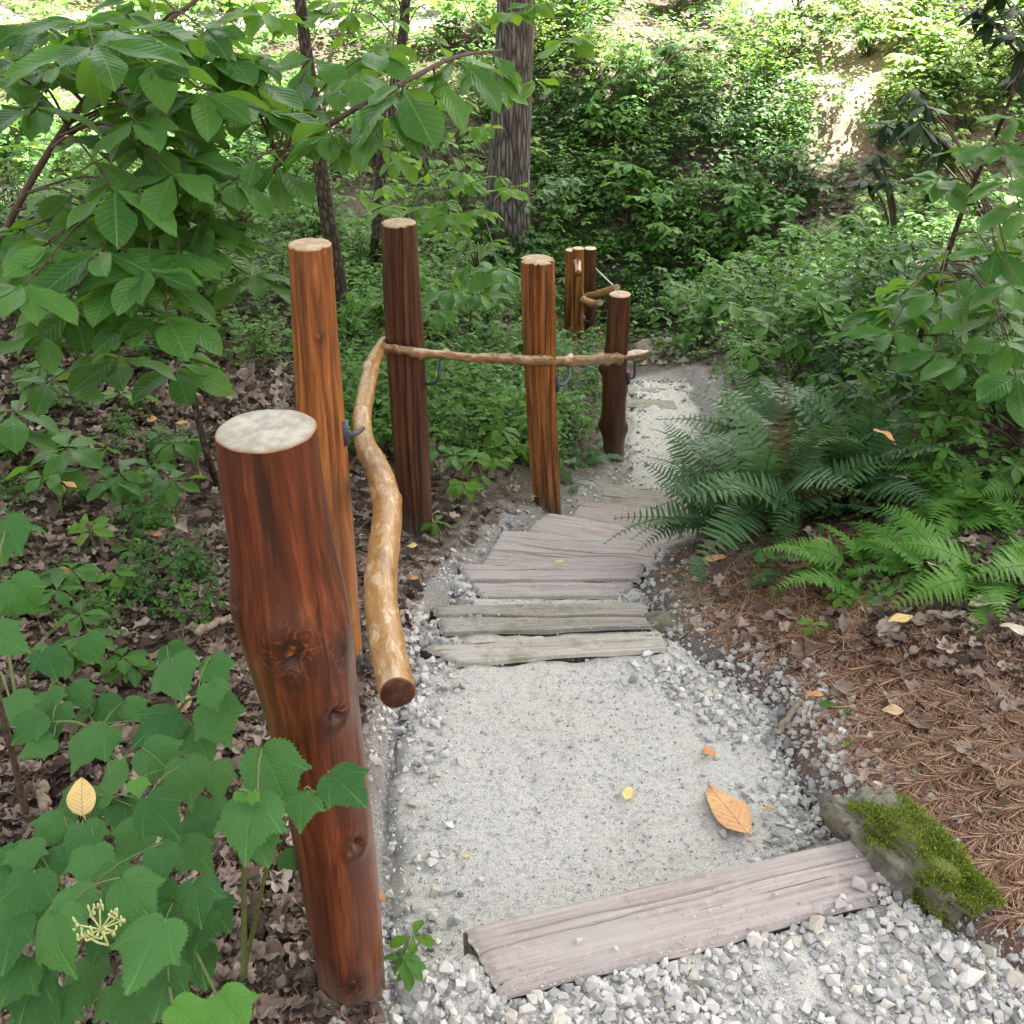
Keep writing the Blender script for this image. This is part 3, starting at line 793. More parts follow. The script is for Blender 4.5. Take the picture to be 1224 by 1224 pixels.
# ------------------------------------------------------------------ timber steps
def timber(near, far, z, mat, label, thick=.15, cracks=1, crown=.0, seed=0, zfar=None):
    """a railway-sleeper like timber: near = its two near corners, far = its two far corners, in the picture at height z"""
    r_ = np.random.default_rng(seed + 50)
    nl, nr = atz(*near[0], z), atz(*near[1], z); fl, fr = atz(*far[0], z), atz(*far[1], z)
    c = (nl + nr + fl + fr) / 4
    ax = ((nr + fr) - (nl + fl)) / 2; L = np.linalg.norm(ax); ax /= L
    ay = np.cross([0, 0, 1], ax)
    nu, nv = 80, 64
    u = np.linspace(0, 1, nu); w = np.linspace(0, 1, nv)
    V = np.zeros((nu, nv, 3))
    cr = [(r_.uniform(.25, .75), r_.uniform(-.3, .6), r_.uniform(.4, 1.2), r_.uniform(0, 6)) for _ in range(cracks)]
    for i, uu in enumerate(u):
        a = nl * (1 - uu) + nr * uu; b = fl * (1 - uu) + fr * uu
        for j, ww in enumerate(w):
            p = a * (1 - ww) + b * ww
            h = -.012 * max(0, abs(ww - .5) * 2 - .90) / .10 - .010 * max(0, abs(uu - .5) * 2 - .96) / .04
            for (cw, c0, c1, ph) in cr:
                dd = abs(ww - cw - .03 * math.sin(uu * 4 + ph) - .008 * math.sin(uu * 23 + ph))
                if c0 < uu < c1: h -= .012 * max(0, 1 - dd / .014) * min(1, (uu - c0) * 6, (c1 - uu) * 6)
            h += .005 * mnoise.noise((uu * 3 + seed, ww * 2, seed)) + .0016 * mnoise.noise((uu * 7, ww * 26, seed + 3.3))
            edge = .006 * (mnoise.noise((uu * 3, seed, ww > .5)) + .5 * mnoise.noise((uu * 16, seed, ww > .5))) * (abs(ww - .5) * 2) ** 6
            endw = .012 * mnoise.noise((ww * 7, seed + 9, uu > .5)) * (abs(uu - .5) * 2) ** 30
            p = p + ay * edge + ax * endw
            V[i, j] = (p[0], p[1], p[2] + h)
    top = V.reshape(-1, 3); f = [grid_faces(nu, nv)]
    rim = np.concatenate([np.arange(nu) * nv, (nu - 1) * nv + np.arange(1, nv), (np.arange(nu - 2, -1, -1)) * nv + nv - 1, np.arange(nv - 2, 0, -1)])
    low = top[rim] - [0, 0, thick]
    k = len(rim); j = np.arange(k); j2 = (j + 1) % k; n0 = len(top)
    f += [np.stack([rim[j], n0 + j, n0 + j2, rim[j2]], -1)]
    V = np.vstack([top, low])
    # local frame: x along the timber, so that its grain follows it
    Rm = np.stack([ax, ay, [0, 0, 1]])
    loc = np.array([c[0], c[1], z - thick])
    m = MB(); m.add((V - loc) @ Rm.T, f)
    o = m.build('timber_step', mat)
    o.location = loc; o.rotation_euler = (0, 0, math.atan2(ax[1], ax[0]))
    # smooth the top, keep the rim crisp
    return tag(o, label, 'step', 'timber steps of the path')

timber([(600, 1192), (1052, 1076)], [(553, 1106), (1042, 994)], .0, M['tie_mauve'], 'wide mauve timber step in the foreground, beside the mossy rock', .16, 2, seed=1)
timber([(545, 793), (800, 775)], [(502, 771), (792, 753)], -.155, M['tie_grey'], 'pale timber step at the far end of the sandy landing, half buried in grit', .15, 1, seed=2)
timber([(527, 757), (782, 748)], [(522, 737), (776, 737)], -.193, M['tie_grey'], 'split grey timber lying just beyond the pale landing step', .15, 2, seed=3)
timber([(520, 735), (776, 735)], [(514, 723), (775, 720)], -.200, M['tie_grey'], 'narrow greenish grey timber, the farther of the two split ones', .15, 0, seed=4)
timber([(575, 714), (745, 712)], [(560, 696), (760, 695)], -.333, M['tie_mauve'], 'narrow mauve timber beyond the strip of white gravel, half sunk in grit', .15, 1, seed=5)
timber([(558, 694), (765, 693)], [(546, 673), (772, 672)], -.331, M['tie_mauve'], 'mauve timber step just beyond the narrow half sunk one', .15, 1, seed=6)
timber([(572, 676), (778, 690)], [(600, 632), (790, 650)], -.456, M['tie_mauve'], 'timber step with long dark cracks opposite the overhanging bank', .15, 3, seed=7)
timber([(606, 640), (794, 668)], [(655, 611), (805, 638)], -.576, M['tie_mauve'], 'smooth pale mauve timber step beside the foot of the split post', .15, 1, seed=8)
timber([(660, 616), (802, 645)], [(704, 598), (815, 613)], -.696, M['tie_mauve'], 'pale timber step turning right past the foot of the split post', .15, 0, seed=9)
timber([(700, 603), (818, 618)], [(722, 577), (822, 588)], -.816, M['tie_grey'], 'last grey timber step before the lower landing, under the fern tips', .15, 1, seed=10)
timber([(748, 486), (812, 490)], [(749, 476), (806, 478)], -1.02, M['tie_grey'], 'grey board edge at the far end of the lower landing', .12, 0, seed=11)
timber([(749, 471), (802, 473)], [(749, 462), (798, 464)], -1.05, M['tie_grey'], 'farthest board of the path, just before the mossy boulder', .12, 0, seed=12)

# ------------------------------------------------------------------ log posts
def post(prof, Y, mat, cutmat, label, knots=(), lean=0.0, ns=56, rows=110, groove=0, gd=1.0, gw=1.0, seed=0, flat_top=0.0, topz=None, stub=None, name='log_post'):
    """prof: (py, left px, right px) from the top down; the post stands at distance Y"""
    r_ = np.random.default_rng(seed + 11)
    C = []; Rr = []
    for (py, l, r) in prof:
        p = aty((l + r) / 2, py, Y); C.append(p); Rr.append((r - l) / 2 * depth(p) / F)
    C = np.array(C); Rr = np.array(Rr)
    o = np.argsort(C[:, 2]); C = C[o]; Rr = Rr[o]
    z = np.linspace(C[0, 2] - .12, C[-1, 2], rows)
    t = (z - C[0, 2]) / (C[-1, 2] - C[0, 2])
    tc = (C[:, 2] - C[0, 2]) / (C[-1, 2] - C[0, 2])
    # smooth interpolation
    def sm(vals):
        y = np.interp(t, tc, vals); k = np.ones(9) / 9
        return np.convolve(np.pad(y, 4, mode='edge'), k, 'valid')
    cx = sm(C[:, 0]); cy = np.full(rows, Y) + lean * (z - z[0]); rad = sm(Rr)
    th = np.linspace(0, 2 * np.pi, ns, endpoint=False)
    V = np.zeros((rows, ns, 3)); A = np.zeros((rows, ns)); U = np.zeros((rows, ns, 2))
    grooves = [(r_.uniform(0, 6.28), r_.uniform(.2, .5) * gw, r_.uniform(.08, .24) * gd) for _ in range(groove)]
    for i in range(rows):
        rr = rad[i] * (1 + np.array([.05 * mnoise.noise((math.cos(a) * 1.1 + seed, math.sin(a) * 1.1, z[i] * 2.2)) + .022 * mnoise.noise((math.cos(a) * 4 + seed, math.sin(a) * 4, z[i] * 5)) for a in th]))
        for (a0, wd, dp) in grooves:
            da = np.abs((th - a0 - .25 * math.sin(z[i] * 3 + a0) + np.pi) % (2 * np.pi) - np.pi)
            rr = rr * (1 - dp * np.clip(1 - da / (wd * .5), 0, 1))
        for (kt, ka, amp, sz, hole) in knots:  # height, angle, swelling, size, hollow
            da = ((th - ka + np.pi) % (2 * np.pi) - np.pi) * rad[i]; dz = z[i] - (z[0] + kt * (z[-1] - z[0]))
            dist = np.sqrt(da ** 2 + (dz * .8) ** 2) / sz
            rr = rr + amp * np.exp(-dist ** 2) - hole * np.exp(-(dist / .42) ** 2)
            A[i] = np.maximum(A[i], np.clip(1.25 - dist, 0, 1))
        V[i, :, 0] = cx[i] + rr * np.cos(th); V[i, :, 1] = cy[i] + rr * np.sin(th)
        V[i, :, 2] = z[i] + flat_top * (i / rows) ** 8 * rr * np.cos(th)
        U[i, :, 0] = th / 6.283; U[i, :, 1] = z[i]
    base = np.array([cx[0], cy[0], z[0] + .12])
    root = thing(name, label, 'post', tuple(base), 'log posts of the handrail')
    m = MB(); m.add((V - base).reshape(-1, 3), grid_faces(rows, ns, True), U.reshape(-1, 2), A.ravel())
    s = m.build('shaft', mat, root)
    top = V[-1]; ctr = top.mean(0)
    m = MB()
    rings = [ctr + (top - ctr) * k + [0, 0, .0025 - (.0025 if k == 1 else 0)] for k in (.25, .55, .8, .95, 1.0)]
    vv = np.vstack([ctr[None] + [0, 0, .0025]] + rings) ; j = np.arange(ns); j2 = (j + 1) % ns
    ff = [np.stack([np.zeros(ns, int), 1 + j, 1 + j2], -1)] + [np.stack([1 + k * ns + j, 1 + (k + 1) * ns + j, 1 + (k + 1) * ns + j2, 1 + k * ns + j2], -1) for k in range(4)]
    mk = np.concatenate([[0], np.zeros(ns * 3), np.full(ns, .15), np.full(ns, 1.0)])
    m.add(vv - ctr, ff, None, mk)
    c = m.build('cut_top', cutmat, root); c.location = Vector(ctr - base)
    for sb in (stub or []):
        (py, px, dx, dy, dz, r0) = sb
        p = aty(px, py, Y) + np.array([0, -.03, 0]) ; d = np.array([dx, dy, dz])
        m = MB(); pts = np.array([p - d * .4 - base, p - base, p + d * .6 - base, p + d - base])
        tube(m, smooth_path(pts, 8), [r0 * 1.5, r0 * 1.4, r0 * 1.25, r0 * 1.1, r0, r0 * .95, r0 * .95, r0 * .9], 14)
        m.build('branch_stub', mat, root)
    return root

POST1 = [(515, 260, 376), (555, 263, 381), (610, 271, 389), (660, 278, 399), (695, 282, 408), (722, 282, 415), (750, 287, 420), (790, 300, 425), (850, 319, 430), (900, 332, 436), (1000, 351, 446), (1080, 365, 453), (1140, 377, 457), (1172, 380, 459)]
post(POST1, 1.24, M['post_red'], M['cut_grey'], 'thick glossy reddish brown log post in the foreground with a grey sawn top', groove=0, seed=1, rows=190, ns=96,
     knots=[(.752, -1.45, .006, .046, .012), (.65, -.88, .010, .028, .018), (.425, -.80, .011, .026, .022), (.795, -2.8, .006, .04, 0), (.73, -.5, .003, .04, 0), (.15, -1.3, .002, .03, .004)])
POST2 = [(293, 344, 396), (400, 350, 404), (500, 356, 412), (600, 366, 420), (700, 378, 427), (800, 392, 434)]
post(POST2, 2.28, M['post_amber'], M['cut_tan'], 'tall amber brown log post standing just behind the foreground post', groove=3, seed=2,
     knots=[(.85, -1.2, .001, .012, .004)])
POST3 = [(267, 455, 497), (350, 458, 503), (450, 464, 510), (550, 471, 514), (632, 476, 517)]
post(POST3, 3.44, M['post_dark'], M['cut_tan'], 'tall dark brown log post where the two handrails meet', groove=4, seed=3, ns=96, gd=1.3, gw=.8)
POST4 = [(311, 621, 663), (360, 622, 664), (430, 626, 665), (500, 630, 666), (560, 634, 668), (610, 640, 671)]
post(POST4, 3.87, M['post_amber'], M['cut_tan'], 'deeply split brown log post in the middle of the knobbly handrail', groove=9, seed=4, ns=128, gd=1.9, gw=.8)
POST5 = [(352, 728, 754), (400, 724, 752), (440, 720, 749), (500, 719, 748), (545, 722, 746)]
post(POST5, 4.95, M['post_dark'], M['cut_tan'], 'short dark brown log post at the far end of the knobbly handrail', groove=2, seed=5, knots=[(.62, 3.1, .022, .028, .0), (.3, 3.1, .02, .03, 0), (.28, .1, .015, .03, 0), (.5, .2, .01, .03, 0)])
FP = [(299, 676, 690), (335, 675, 689), (372, 674, 688), (420, 675, 688)]
post(FP, 7.9, M['post_amber'], M['cut_tan'], 'leftmost of the three far log posts standing close together', rows=50, ns=28, seed=6)
FP = [(297, 684, 698), (335, 683, 698), (372, 684, 698), (425, 687, 699)]
post(FP, 7.6, M['post_amber'], M['cut_tan'], 'middle one of the three far log posts, with a short sawn branch stub', rows=50, ns=28, seed=7, stub=[(312, 690, .0, -.16, -.03, .026)])
FP = [(297, 698, 713), (335, 698, 713), (372, 698, 712), (415, 698, 711)]
post(FP, 8.1, M['post_dark'], M['cut_tan'], 'rightmost of the three far log posts, tied to the grey cable', rows=50, ns=28, seed=8)

# ------------------------------------------------------------------ handrails
def rail(pts, mat, cutmat, label, bumps=.12, seed=0, ns=20, nodes=(), brackets=(), cut0=False, cut1=False, n=150):
    """pts: (x, y, z, radius) in the world"""
    P = smooth_path(pts, n); C = P[:, :3]; r = P[:, 3]
    th = np.linspace(0, 2 * np.pi, ns, endpoint=False)
    B = np.ones((n, ns))
    L = np.concatenate([[0], np.cumsum(np.linalg.norm(np.diff(C, axis=0), axis=1))])
    for i in range(n):
        B[i] += [bumps * mnoise.noise((math.cos(a) * 1.2 + seed, math.sin(a) * 1.2, L[i] * 16)) + bumps * .5 * mnoise.noise((math.cos(a) * 3 + seed, math.sin(a) * 3, L[i] * 45)) for a in th]
        for (t, a0, amp) in nodes:
            dd = ((i / (n - 1) - t) * L[-1]) / .016
            da = np.abs((th - a0 + np.pi) % (2 * np.pi) - np.pi)
            B[i] += amp * math.exp(-dd * dd) * np.exp(-(da / .9) ** 2)
    base = C[n // 2].copy()
    root = thing('handrail', label, 'handrail', tuple(base), 'branch handrails of the steps')
    m = MB(); V = tube(m, C - base, r, ns, False, B)
    m.build('rail', mat, root)
    for flag, k, sgn in ((True, 0, 1), (True, n - 1, -1)):
        ring = V[k]; ctr = ring.mean(0); m = MB()
        tdir = (C[1] - C[0]) if k == 0 else (C[-1] - C[-2]); tdir = tdir / np.linalg.norm(tdir) * (-.003 if k == 0 else .003)
        j = np.arange(ns); j2 = (j + 1) % ns
        vv = np.vstack([ctr[None] + tdir, ctr + (ring - ctr) * .9 + tdir, ring]); mk = np.concatenate([[0], np.zeros(ns), np.ones(ns)])
        m.add(vv - ctr, [np.stack([np.zeros(ns, int), 1 + j, 1 + j2], -1), np.stack([1 + j, 1 + ns + j, 1 + ns + j2, 1 + j2], -1)], None, mk)
        o = m.build('cut_end', cutmat, root); o.location = Vector(ctr)
    for b in brackets:
        m = MB(); tube(m, smooth_path(np.array(b) - base, 12), .0062, 8)
        # mounting plate against the post
        p0 = np.array(b[0]) - base; p1 = np.array(b[0]) - base + np.array([.0, .0, .03])
        tube(m, np.array([p0 - [0, 0, .03], p1]), .010, 8)
        m.build('bracket', M['metal'], root)
    return root

def rp(px, py, z, w):
    p = atz(px, py, z); return (*p, w / 2 * depth(p) / F)
r1 = [(475, 828, .50, 44), (467, 790, .495, 43), (459, 745, .485, 41), (455, 700, .475, 39), (459, 655, .46, 37), (463, 615, .45, 35), (458, 580, .435, 33), (447, 552, .42, 29), (436, 528, .40, 24), (433, 500, .385, 22), (437, 470, .36, 21), (444, 440, .33, 18), (451, 422, .31, 15), (459, 408, .29, 12)]
r1 = [rp(*a) for a in r1]
b2 = aty(432, 790, 2.24)
rail(r1, M['rail_gold'], M['cut_dark'], 'wavy golden peeled branch handrail with a dark sawn end beside the foreground post', .08, 1, 28, nodes=[(.70, 1.6, .35), (.70, 4.5, .3), (.78, 2, .3), (.84, 4, .35), (.92, 1, .4), (.57, 3, .2), (.42, 0, .1)], n=220,
     brackets=[[aty(430, 792, 2.26), aty(440, 797, 2.2), aty(452, 798, 2.0), aty(462, 790, 1.7), aty(463, 782, 1.55)], [aty(412, 517, 2.27), aty(424, 519, 2.35), aty(434, 512, 2.5)]])
r2 = [aty(459, 415, 3.33), aty(500, 421, 3.36), aty(560, 427, 3.52), aty(610, 429, 3.68), aty(650, 431, 3.79), aty(695, 431, 4.2), aty(735, 428, 4.85), aty(772, 423, 5.05)]
w2 = [10, 10.5, 10, 11, 11.5, 11.5, 12, 11]
r2 = [(*p, w / 2 * depth(p) / F) for p, w in zip(r2, w2)]
rail(r2, M['rail_brown'], M['cut_tan'], 'long knobbly brown branch handrail running across three posts', .3, 2, 18, nodes=[(random.random(), random.uniform(0, 6.28), random.uniform(.35, .8)) for _ in range(34)], n=220,
     brackets=[[aty(507, 457, 3.44), aty(516, 459, 3.40), aty(524, 452, 3.38), aty(527, 432, 3.40)], [aty(666, 459, 3.87), aty(674, 460, 3.9), aty(680, 450, 3.95), aty(680, 436, 4.0)], [aty(751, 452, 4.95), aty(758, 450, 4.95), aty(759, 430, 4.96)]])
r3 = [aty(698, 356, 7.75), aty(712, 352, 7.5), aty(726, 348, 7.2), aty(737, 344, 6.9)]
rail([(*p, 4.5 * depth(p) / F) for p in r3], M['rail_gold'], M['cut_tan'], 'short pale branch handrail slanting up from the far posts', .15, 3, 14, n=50, nodes=[(.4, 1, .3), (.7, 3, .3)])
r4 = [aty(697, 358, 7.5), aty(704, 361, 7.4), aty(711, 363, 7.3), aty(717, 362, 7.2)]
rail([(*p, 4.2 * depth(p) / F) for p in r4], M['rail_gold'], M['cut_tan'], 'stubby pale branch rail just below the slanting far one', .15, 4, 14, n=40, nodes=[(.5, 1.5, .4)],
     brackets=[[aty(698, 383, 7.6), aty(706, 384, 7.5), aty(708, 372, 7.4), aty(708, 364, 7.38)]])
m = MB(); tube(m, smooth_path([aty(712, 321, 8.05), aty(724, 333, 7.9), aty(740, 348, 7.6), aty(752, 362, 7.3)], 20), .006, 6)
tag(center(m.build('cable', M['cable'])), 'thin grey cable slanting down from the rightmost far post', 'cable')

# ------------------------------------------------------------------ rocks
def rock(pts, r, seed, name, label, sub=4, squash=(1, 1, 1), rot=0, mat=None, amp=.25, cat='rock', group=None):
    bm = bmesh.new(); bmesh.ops.create_icosphere(bm, subdivisions=sub, radius=1)
    for v in bm.verts:
        p = v.co.copy()
        q = Vector([math.copysign(abs(c) ** .62, c) for c in p])           # boxier than a ball
        k = 1 + amp * mnoise.noise(p * 1.3 + Vector((seed, 0, 0))) + amp * .5 * mnoise.noise(p * 3.1 + Vector((seed, 4, 0))) + amp * .2 * mnoise.noise(p * 8 + Vector((seed, 4, 2)))
        q = q * k
        v.co = Vector((q.x * squash[0], q.y * squash[1], q.z * squash[2])) * r
    bmesh.ops.rotate(bm, verts=bm.verts, cent=(0, 0, 0), matrix=Matrix.Rotation(rot, 3, 'Z'))
    me = bpy.data.meshes.new(name); bm.to_mesh(me); bm.free()
    for p in me.polygons: p.use_smooth = True
    me.materials.append(mat or M['rock'])
    o = bpy.data.objects.new(name, me); COL.objects.link(o); o.location = pts
    return tag(o, label, cat, group)

a = atz(1005, 950, .03); b = atz(1158, 1085, .03); c = (a + b) / 2 + np.array([.01, 0, -.02])
root = thing('mossy_rock', 'long low grey rock with bright green moss beside the near timber step', 'rock', tuple(c))
rk = rock((0, 0, 0), .1, 3.7, 'stone', '', 5, (np.linalg.norm(b - a) / .2 * .93, .62, .62), math.atan2((b - a)[1], (b - a)[0]), amp=.48)
for k in ('label', 'category'): del rk[k]
rk.parent = root
# moss: short leafy tufts over part of the stone
me = rk.data; co = np.zeros(len(me.vertices) * 3, np.float32); me.vertices.foreach_get('co', co); co = co.reshape(-1, 3)
no = np.zeros(len(me.vertices) * 3, np.float32); me.vertices.foreach_get('normal', no); no = no.reshape(-1, 3)
ux = (b - a) / np.linalg.norm(b - a); s_ = co @ ux; side = co @ np.cross([0, 0, 1], ux)
mask = (no[:, 2] > .25) & (s_ > -.09 + .04 * np.sin(side * 60)) & (side > -.045 + .02 * np.sin(s_ * 50)) & (vnoise(co[:, 0], co[:, 1], 28, 61) > -.22)
put_attr(rk, 'mossy', np.clip((no[:, 2] - .1) * 3, 0, 1) * np.clip((s_ + .11 - .04 * np.sin(side * 60)) * 25, 0, 1) * np.clip((side + .06 - .02 * np.sin(s_ * 50)) * 25, 0, 1))
ids = np.where(mask)[0]; pick = rng.choice(ids, 15000)
T = co[pick] + rng.normal(0, .005, (15000, 3)) * [1, 1, .3]; d = no[pick] + rng.normal(0, .5, (15000, 3))
m = MB(); scatter(TINY, frames(d, rng.normal(0, 1, (15000, 3)), None, rng.uniform(.003, .0075, 15000)), T - no[pick] * .001, m)
mo = m.build('moss', M['moss'], root)

def on(px, py, dz=0):
    p = hit(px, py)[0]; p[2] += dz; return p
p = aty(782, 432, 6.9)
root2 = thing('mossy_boulder', 'squared grey boulder with moss at the end of the path', 'rock', tuple(p))
rk2 = rock((0, 0, -.02), .17, 9.1, 'stone', '', 4, (1.0, .8, .8), .3, amp=.3)
for k in ('label', 'category'): del rk2[k]
rk2.parent = root2
me = rk2.data; co = np.array([v.co[:] for v in me.vertices]); no = np.array([v.normal[:] for v in me.vertices])
ids = np.where((no[:, 2] > .1) & (co[:, 0] > -.02))[0]; pick = rng.choice(ids, 1500)
m = MB(); scatter(TINY, frames(no[pick] + rng.normal(0, .4, (1500, 3)), rng.normal(0, 1, (1500, 3)), None, rng.uniform(.012, .022, 1500)), co[pick] + [0, 0, -.022], m)
m.build('moss', M['moss'], root2)
rock(tuple(aty(800, 412, 7.3) + [0, 0, -.05]), .2, 5.2, 'flat_stone', 'flat grey stone slab lying behind the mossy boulder', 4, (1.3, .8, .35), .2, amp=.25)
rock(tuple(on(790, 757, .01)), .05, 2.2, 'mossy_stone', 'small greenish stone at the right end of the pale landing step', 3, (1.2, .8, .5), .1, M['rock'])

# ------------------------------------------------------------------ gravel
def sample_path(n, fn):
    """random places with density fn(x, y, sd) in 0..1"""
    out = []
    while sum(len(o) for o in out) < n:
        x = rng.uniform(-.7, 1.9, n * 3); y = rng.uniform(.9, 6.2, n * 3)
        s = fast_sd(x, y)
        k = rng.uniform(0, 1, n * 3) < fn(x, y, s) * (1.1 / np.maximum(y, .9)) ** .6
        out.append(np.column_stack([x, y])[k])
    return np.concatenate(out)[:n]
E0 = EW[0]
def before_first(x, y):
    e = (E0[1] - E0[0])[:2]; e /= np.linalg.norm(e)
    return -((y - E0[0][1]) * e[0] - (x - E0[0][0]) * e[1])
def coarse(x, y, s):
    edge = np.exp(-((s - .03) / .085) ** 2) * (s > -.14)
    edge = np.maximum(edge, ((s > -.14) & (s < .26) & (x > .22) & (y < 2.35) & (y > 1.2)) * np.clip(1.25 - np.abs(s - .02) / .2, 0, 1))
    left = (x < .0); edge = edge * np.where(left & (y < 1.75), .75, 1.0)
    top = (before_first(x, y) > .08) * (s > 0) * (tie_inside(TQ[0], x, y) < 0)
    patch = np.clip(vnoise(x, y, 5, 21) * 2.2 + .75, .1, 1)
    return np.clip(np.maximum(edge * patch * np.where(y > 3.2, .35, 1), top * np.clip(.55 + 1.3 * vnoise(x, y, 6, 77), .2, .95)), 0, 1)
def on_tie(x, y):
    """between near and far edge of a timber -> its top"""
    return None
def stones(n, fn, smin, smax, name, sink=.25):
    xy = sample_path(n, fn); z = ground_z(xy[:, 0], xy[:, 1])
    b0 = before_first(xy[:, 0], xy[:, 1])
    ontie = tie_inside(TQ[0], xy[:, 0], xy[:, 1]) > -.002
    keep = ~ontie | (rng.uniform(0, 1, n) < np.where((b0 > .12) & (xy[:, 0] > .3), .35, .02))
    xy, z = xy[keep], z[keep]; ontie = ontie[keep]; z = np.where(ontie, .0, z)
    k = len(xy)
    s = smin + (smax - smin) * rng.power(.42, k) ** 1.5
    m = MB(); rot = rand_rot(k, .35); w = rng.integers(0, len(STONE), k)
    for i in range(len(STONE)):
        q = w == i
        if q.any(): scatter(STONE[i], rot[q] * s[q, None, None], np.column_stack([xy[q], z[q] + s[q] * .22 * (1 - sink)]), m)
    o = m.build(name, M['gravel'], smooth=False); o['kind'] = 'stuff'
    return o
def fine_density(x, y, s): return (s > -.16) * np.clip(.45 + 1.2 * vnoise(x, y, 4, 23) + .6 * coarse(x, y, s), .22, 1)
stones(17000, coarse, .007, .040, 'gravel')
stones(30000, fine_density, .003, .012, 'grit', .2)
tt = MB()
for (n_, f_, zt), q in list(zip(TIES, TQ)):
    k = 150 if zt < 0 else 260
    uu = np.clip(rng.beta(.55, .55, k), 0, 1); ww = rng.beta(.6, 1.1, k)
    xy = ((q[0][None] * (1 - uu[:, None]) + q[1][None] * uu[:, None]) * (1 - ww[:, None]) + (q[3][None] * (1 - uu[:, None]) + q[2][None] * uu[:, None]) * ww[:, None])
    sz = rng.uniform(.002, .007, k) + .009 * rng.power(.2, k) * (rng.uniform(0, 1, k) < .35)
    w = rng.integers(0, len(STONE), k); rot = rand_rot(k, .35)
    for i in range(len(STONE)):
        m_ = w == i
        if m_.any(): scatter(STONE[i], rot[m_] * sz[m_, None, None], np.column_stack([xy[m_], zt - .002 + sz[m_] * .15]), tt)
o = tt.build('grit', M['gravel'], smooth=False); o['kind'] = 'stuff'
# larger stones one can point at
SPOT = [(782, 766, .02, 'white angular stone on the right end of the pale landing step', None), (745, 776, .016, 'white pebble on the middle of the pale landing step', None),
        (665, 779, .014, 'small white pebble left of the middle on the pale landing step', None),
        (855, 912, .024, 'blue grey stone lying on a small orange leaf beside the path edge', None), (837, 942, .022, 'blue grey pebble at the stalk end of the big orange leaf', None),
        (862, 1018, .028, 'white stone just below the tip of the big orange leaf', None), (924, 1072, .02, 'white pebble on the upper middle of the near timber step', .004),
        (898, 1118, .019, 'white pebble at the lower middle edge of the near timber step', .004), (737, 1135, .016, 'cream pebble alone on the left half of the near timber step', .004),
        (692, 1125, .019, 'white chip near the left crack of the near timber step', .004), (790, 1140, .012, 'tiny white chip at the lower edge of the near timber step', .004),
        (1052, 1034, .02, 'round white pebble by the right end of the near timber step', None), (1026, 1060, .04, 'pale angular stone on the right end of the near timber step', .004),
        (1045, 1082, .044, 'tan stone below the right end of the near timber step', None), (1005, 1082, .034, 'pale stone on the lower right edge of the near timber step', .004),
        (1118, 1174, .052, 'large pale stone in the gravel below the mossy rock', None), (1155, 1186, .056, 'large white block of stone in the lower right gravel', None),
        (1210, 1180, .05, 'bluish stone at the right edge of the lower right gravel', None), (795, 1160, .05, 'tall white stone standing against the lower edge of the near step', None),
        (972, 1118, .045, 'grey stone on the gravel below the right part of the near step', None), (540, 1120, .05, 'flat white stone at the left end of the near timber step', None),
        (562, 1178, .045, 'flat pale slab of stone below the left end of the near step', None), (575, 1075, .03, 'blue grey stone behind the left end of the near step', None),
        (1190, 957, .035, 'white stone lying alone on the pine needles', None), (1168, 1008, .016, 'tiny white pebble on the pine needles right of the moss', None),
        (1170, 1160, .05, 'long grey stone at the foot of the mossy rock', None)]
for i, (px, py, s, lab, z) in enumerate(SPOT):
    p = on(px, py) if z is None else atz(px, py, z)
    v, f, u = STONE[(i * 5) % len(STONE)]
    m = MB(); m.add(v * s * np.array([1.1, .95, .85]), f)
    o = m.build('stone', M['gravel'], smooth=False); o.location = p + np.array([0, 0, s * .2]); o.rotation_euler = (random.uniform(-.2, .2), random.uniform(-.2, .2), random.uniform(0, 6))
    tag(o, lab, 'stone', 'single stones on and beside the path')

# ------------------------------------------------------------------ forest-floor litter
def region(n, box, fn=None):
    out = np.zeros((0, 2))
    while len(out) < n:
        px = rng.uniform(box[0], box[2], n * 2); py = rng.uniform(box[1], box[3], n * 2)
        q = hit(px, py); s = fast_sd(q[:, 0], q[:, 1])
        k = s < -.04
        if fn is not None: k &= fn(q, s, px, py)
        out = np.vstack([out, q[k][:, :2]])
    return out[:n]
def litter(n, xy, smin, smax, m, lift=.0):
    z = ground_z(xy[:, 0], xy[:, 1]); k = len(xy); s = rng.uniform(smin, smax, k); rot = rand_rot(k, .28); w = rng.integers(0, len(DEAD), k)
    for i in range(len(DEAD)):
        q = w == i
        if q.any(): scatter(DEAD[i], rot[q] * s[q, None, None], np.column_stack([xy[q], z[q] + rng.uniform(0, .018, q.sum()) + lift]), m)
m = MB()
litter(0, region(6500, (-60, 420, 620, 1290), lambda q, s, px, py: q[:, 0] < .15), .025, .062, m)
litter(0, region(2600, (-60, 300, 700, 560), lambda q, s, px, py: q[:, 0] < .3), .04, .08, m)
litter(0, region(1150, (820, 560, 1290, 1000), lambda q, s, px, py: rng.uniform(0, 1, len(s)) < np.clip((px - 950) / 250, .12, 1) * np.clip((900 - py) / 140, .07, 1)), .03, .066, m)
litter(0, region(1400, (560, 200, 1100, 440)), .05, .09, m)
o = m.build('leaf_litter', M['litter']); o['kind'] = 'stuff'

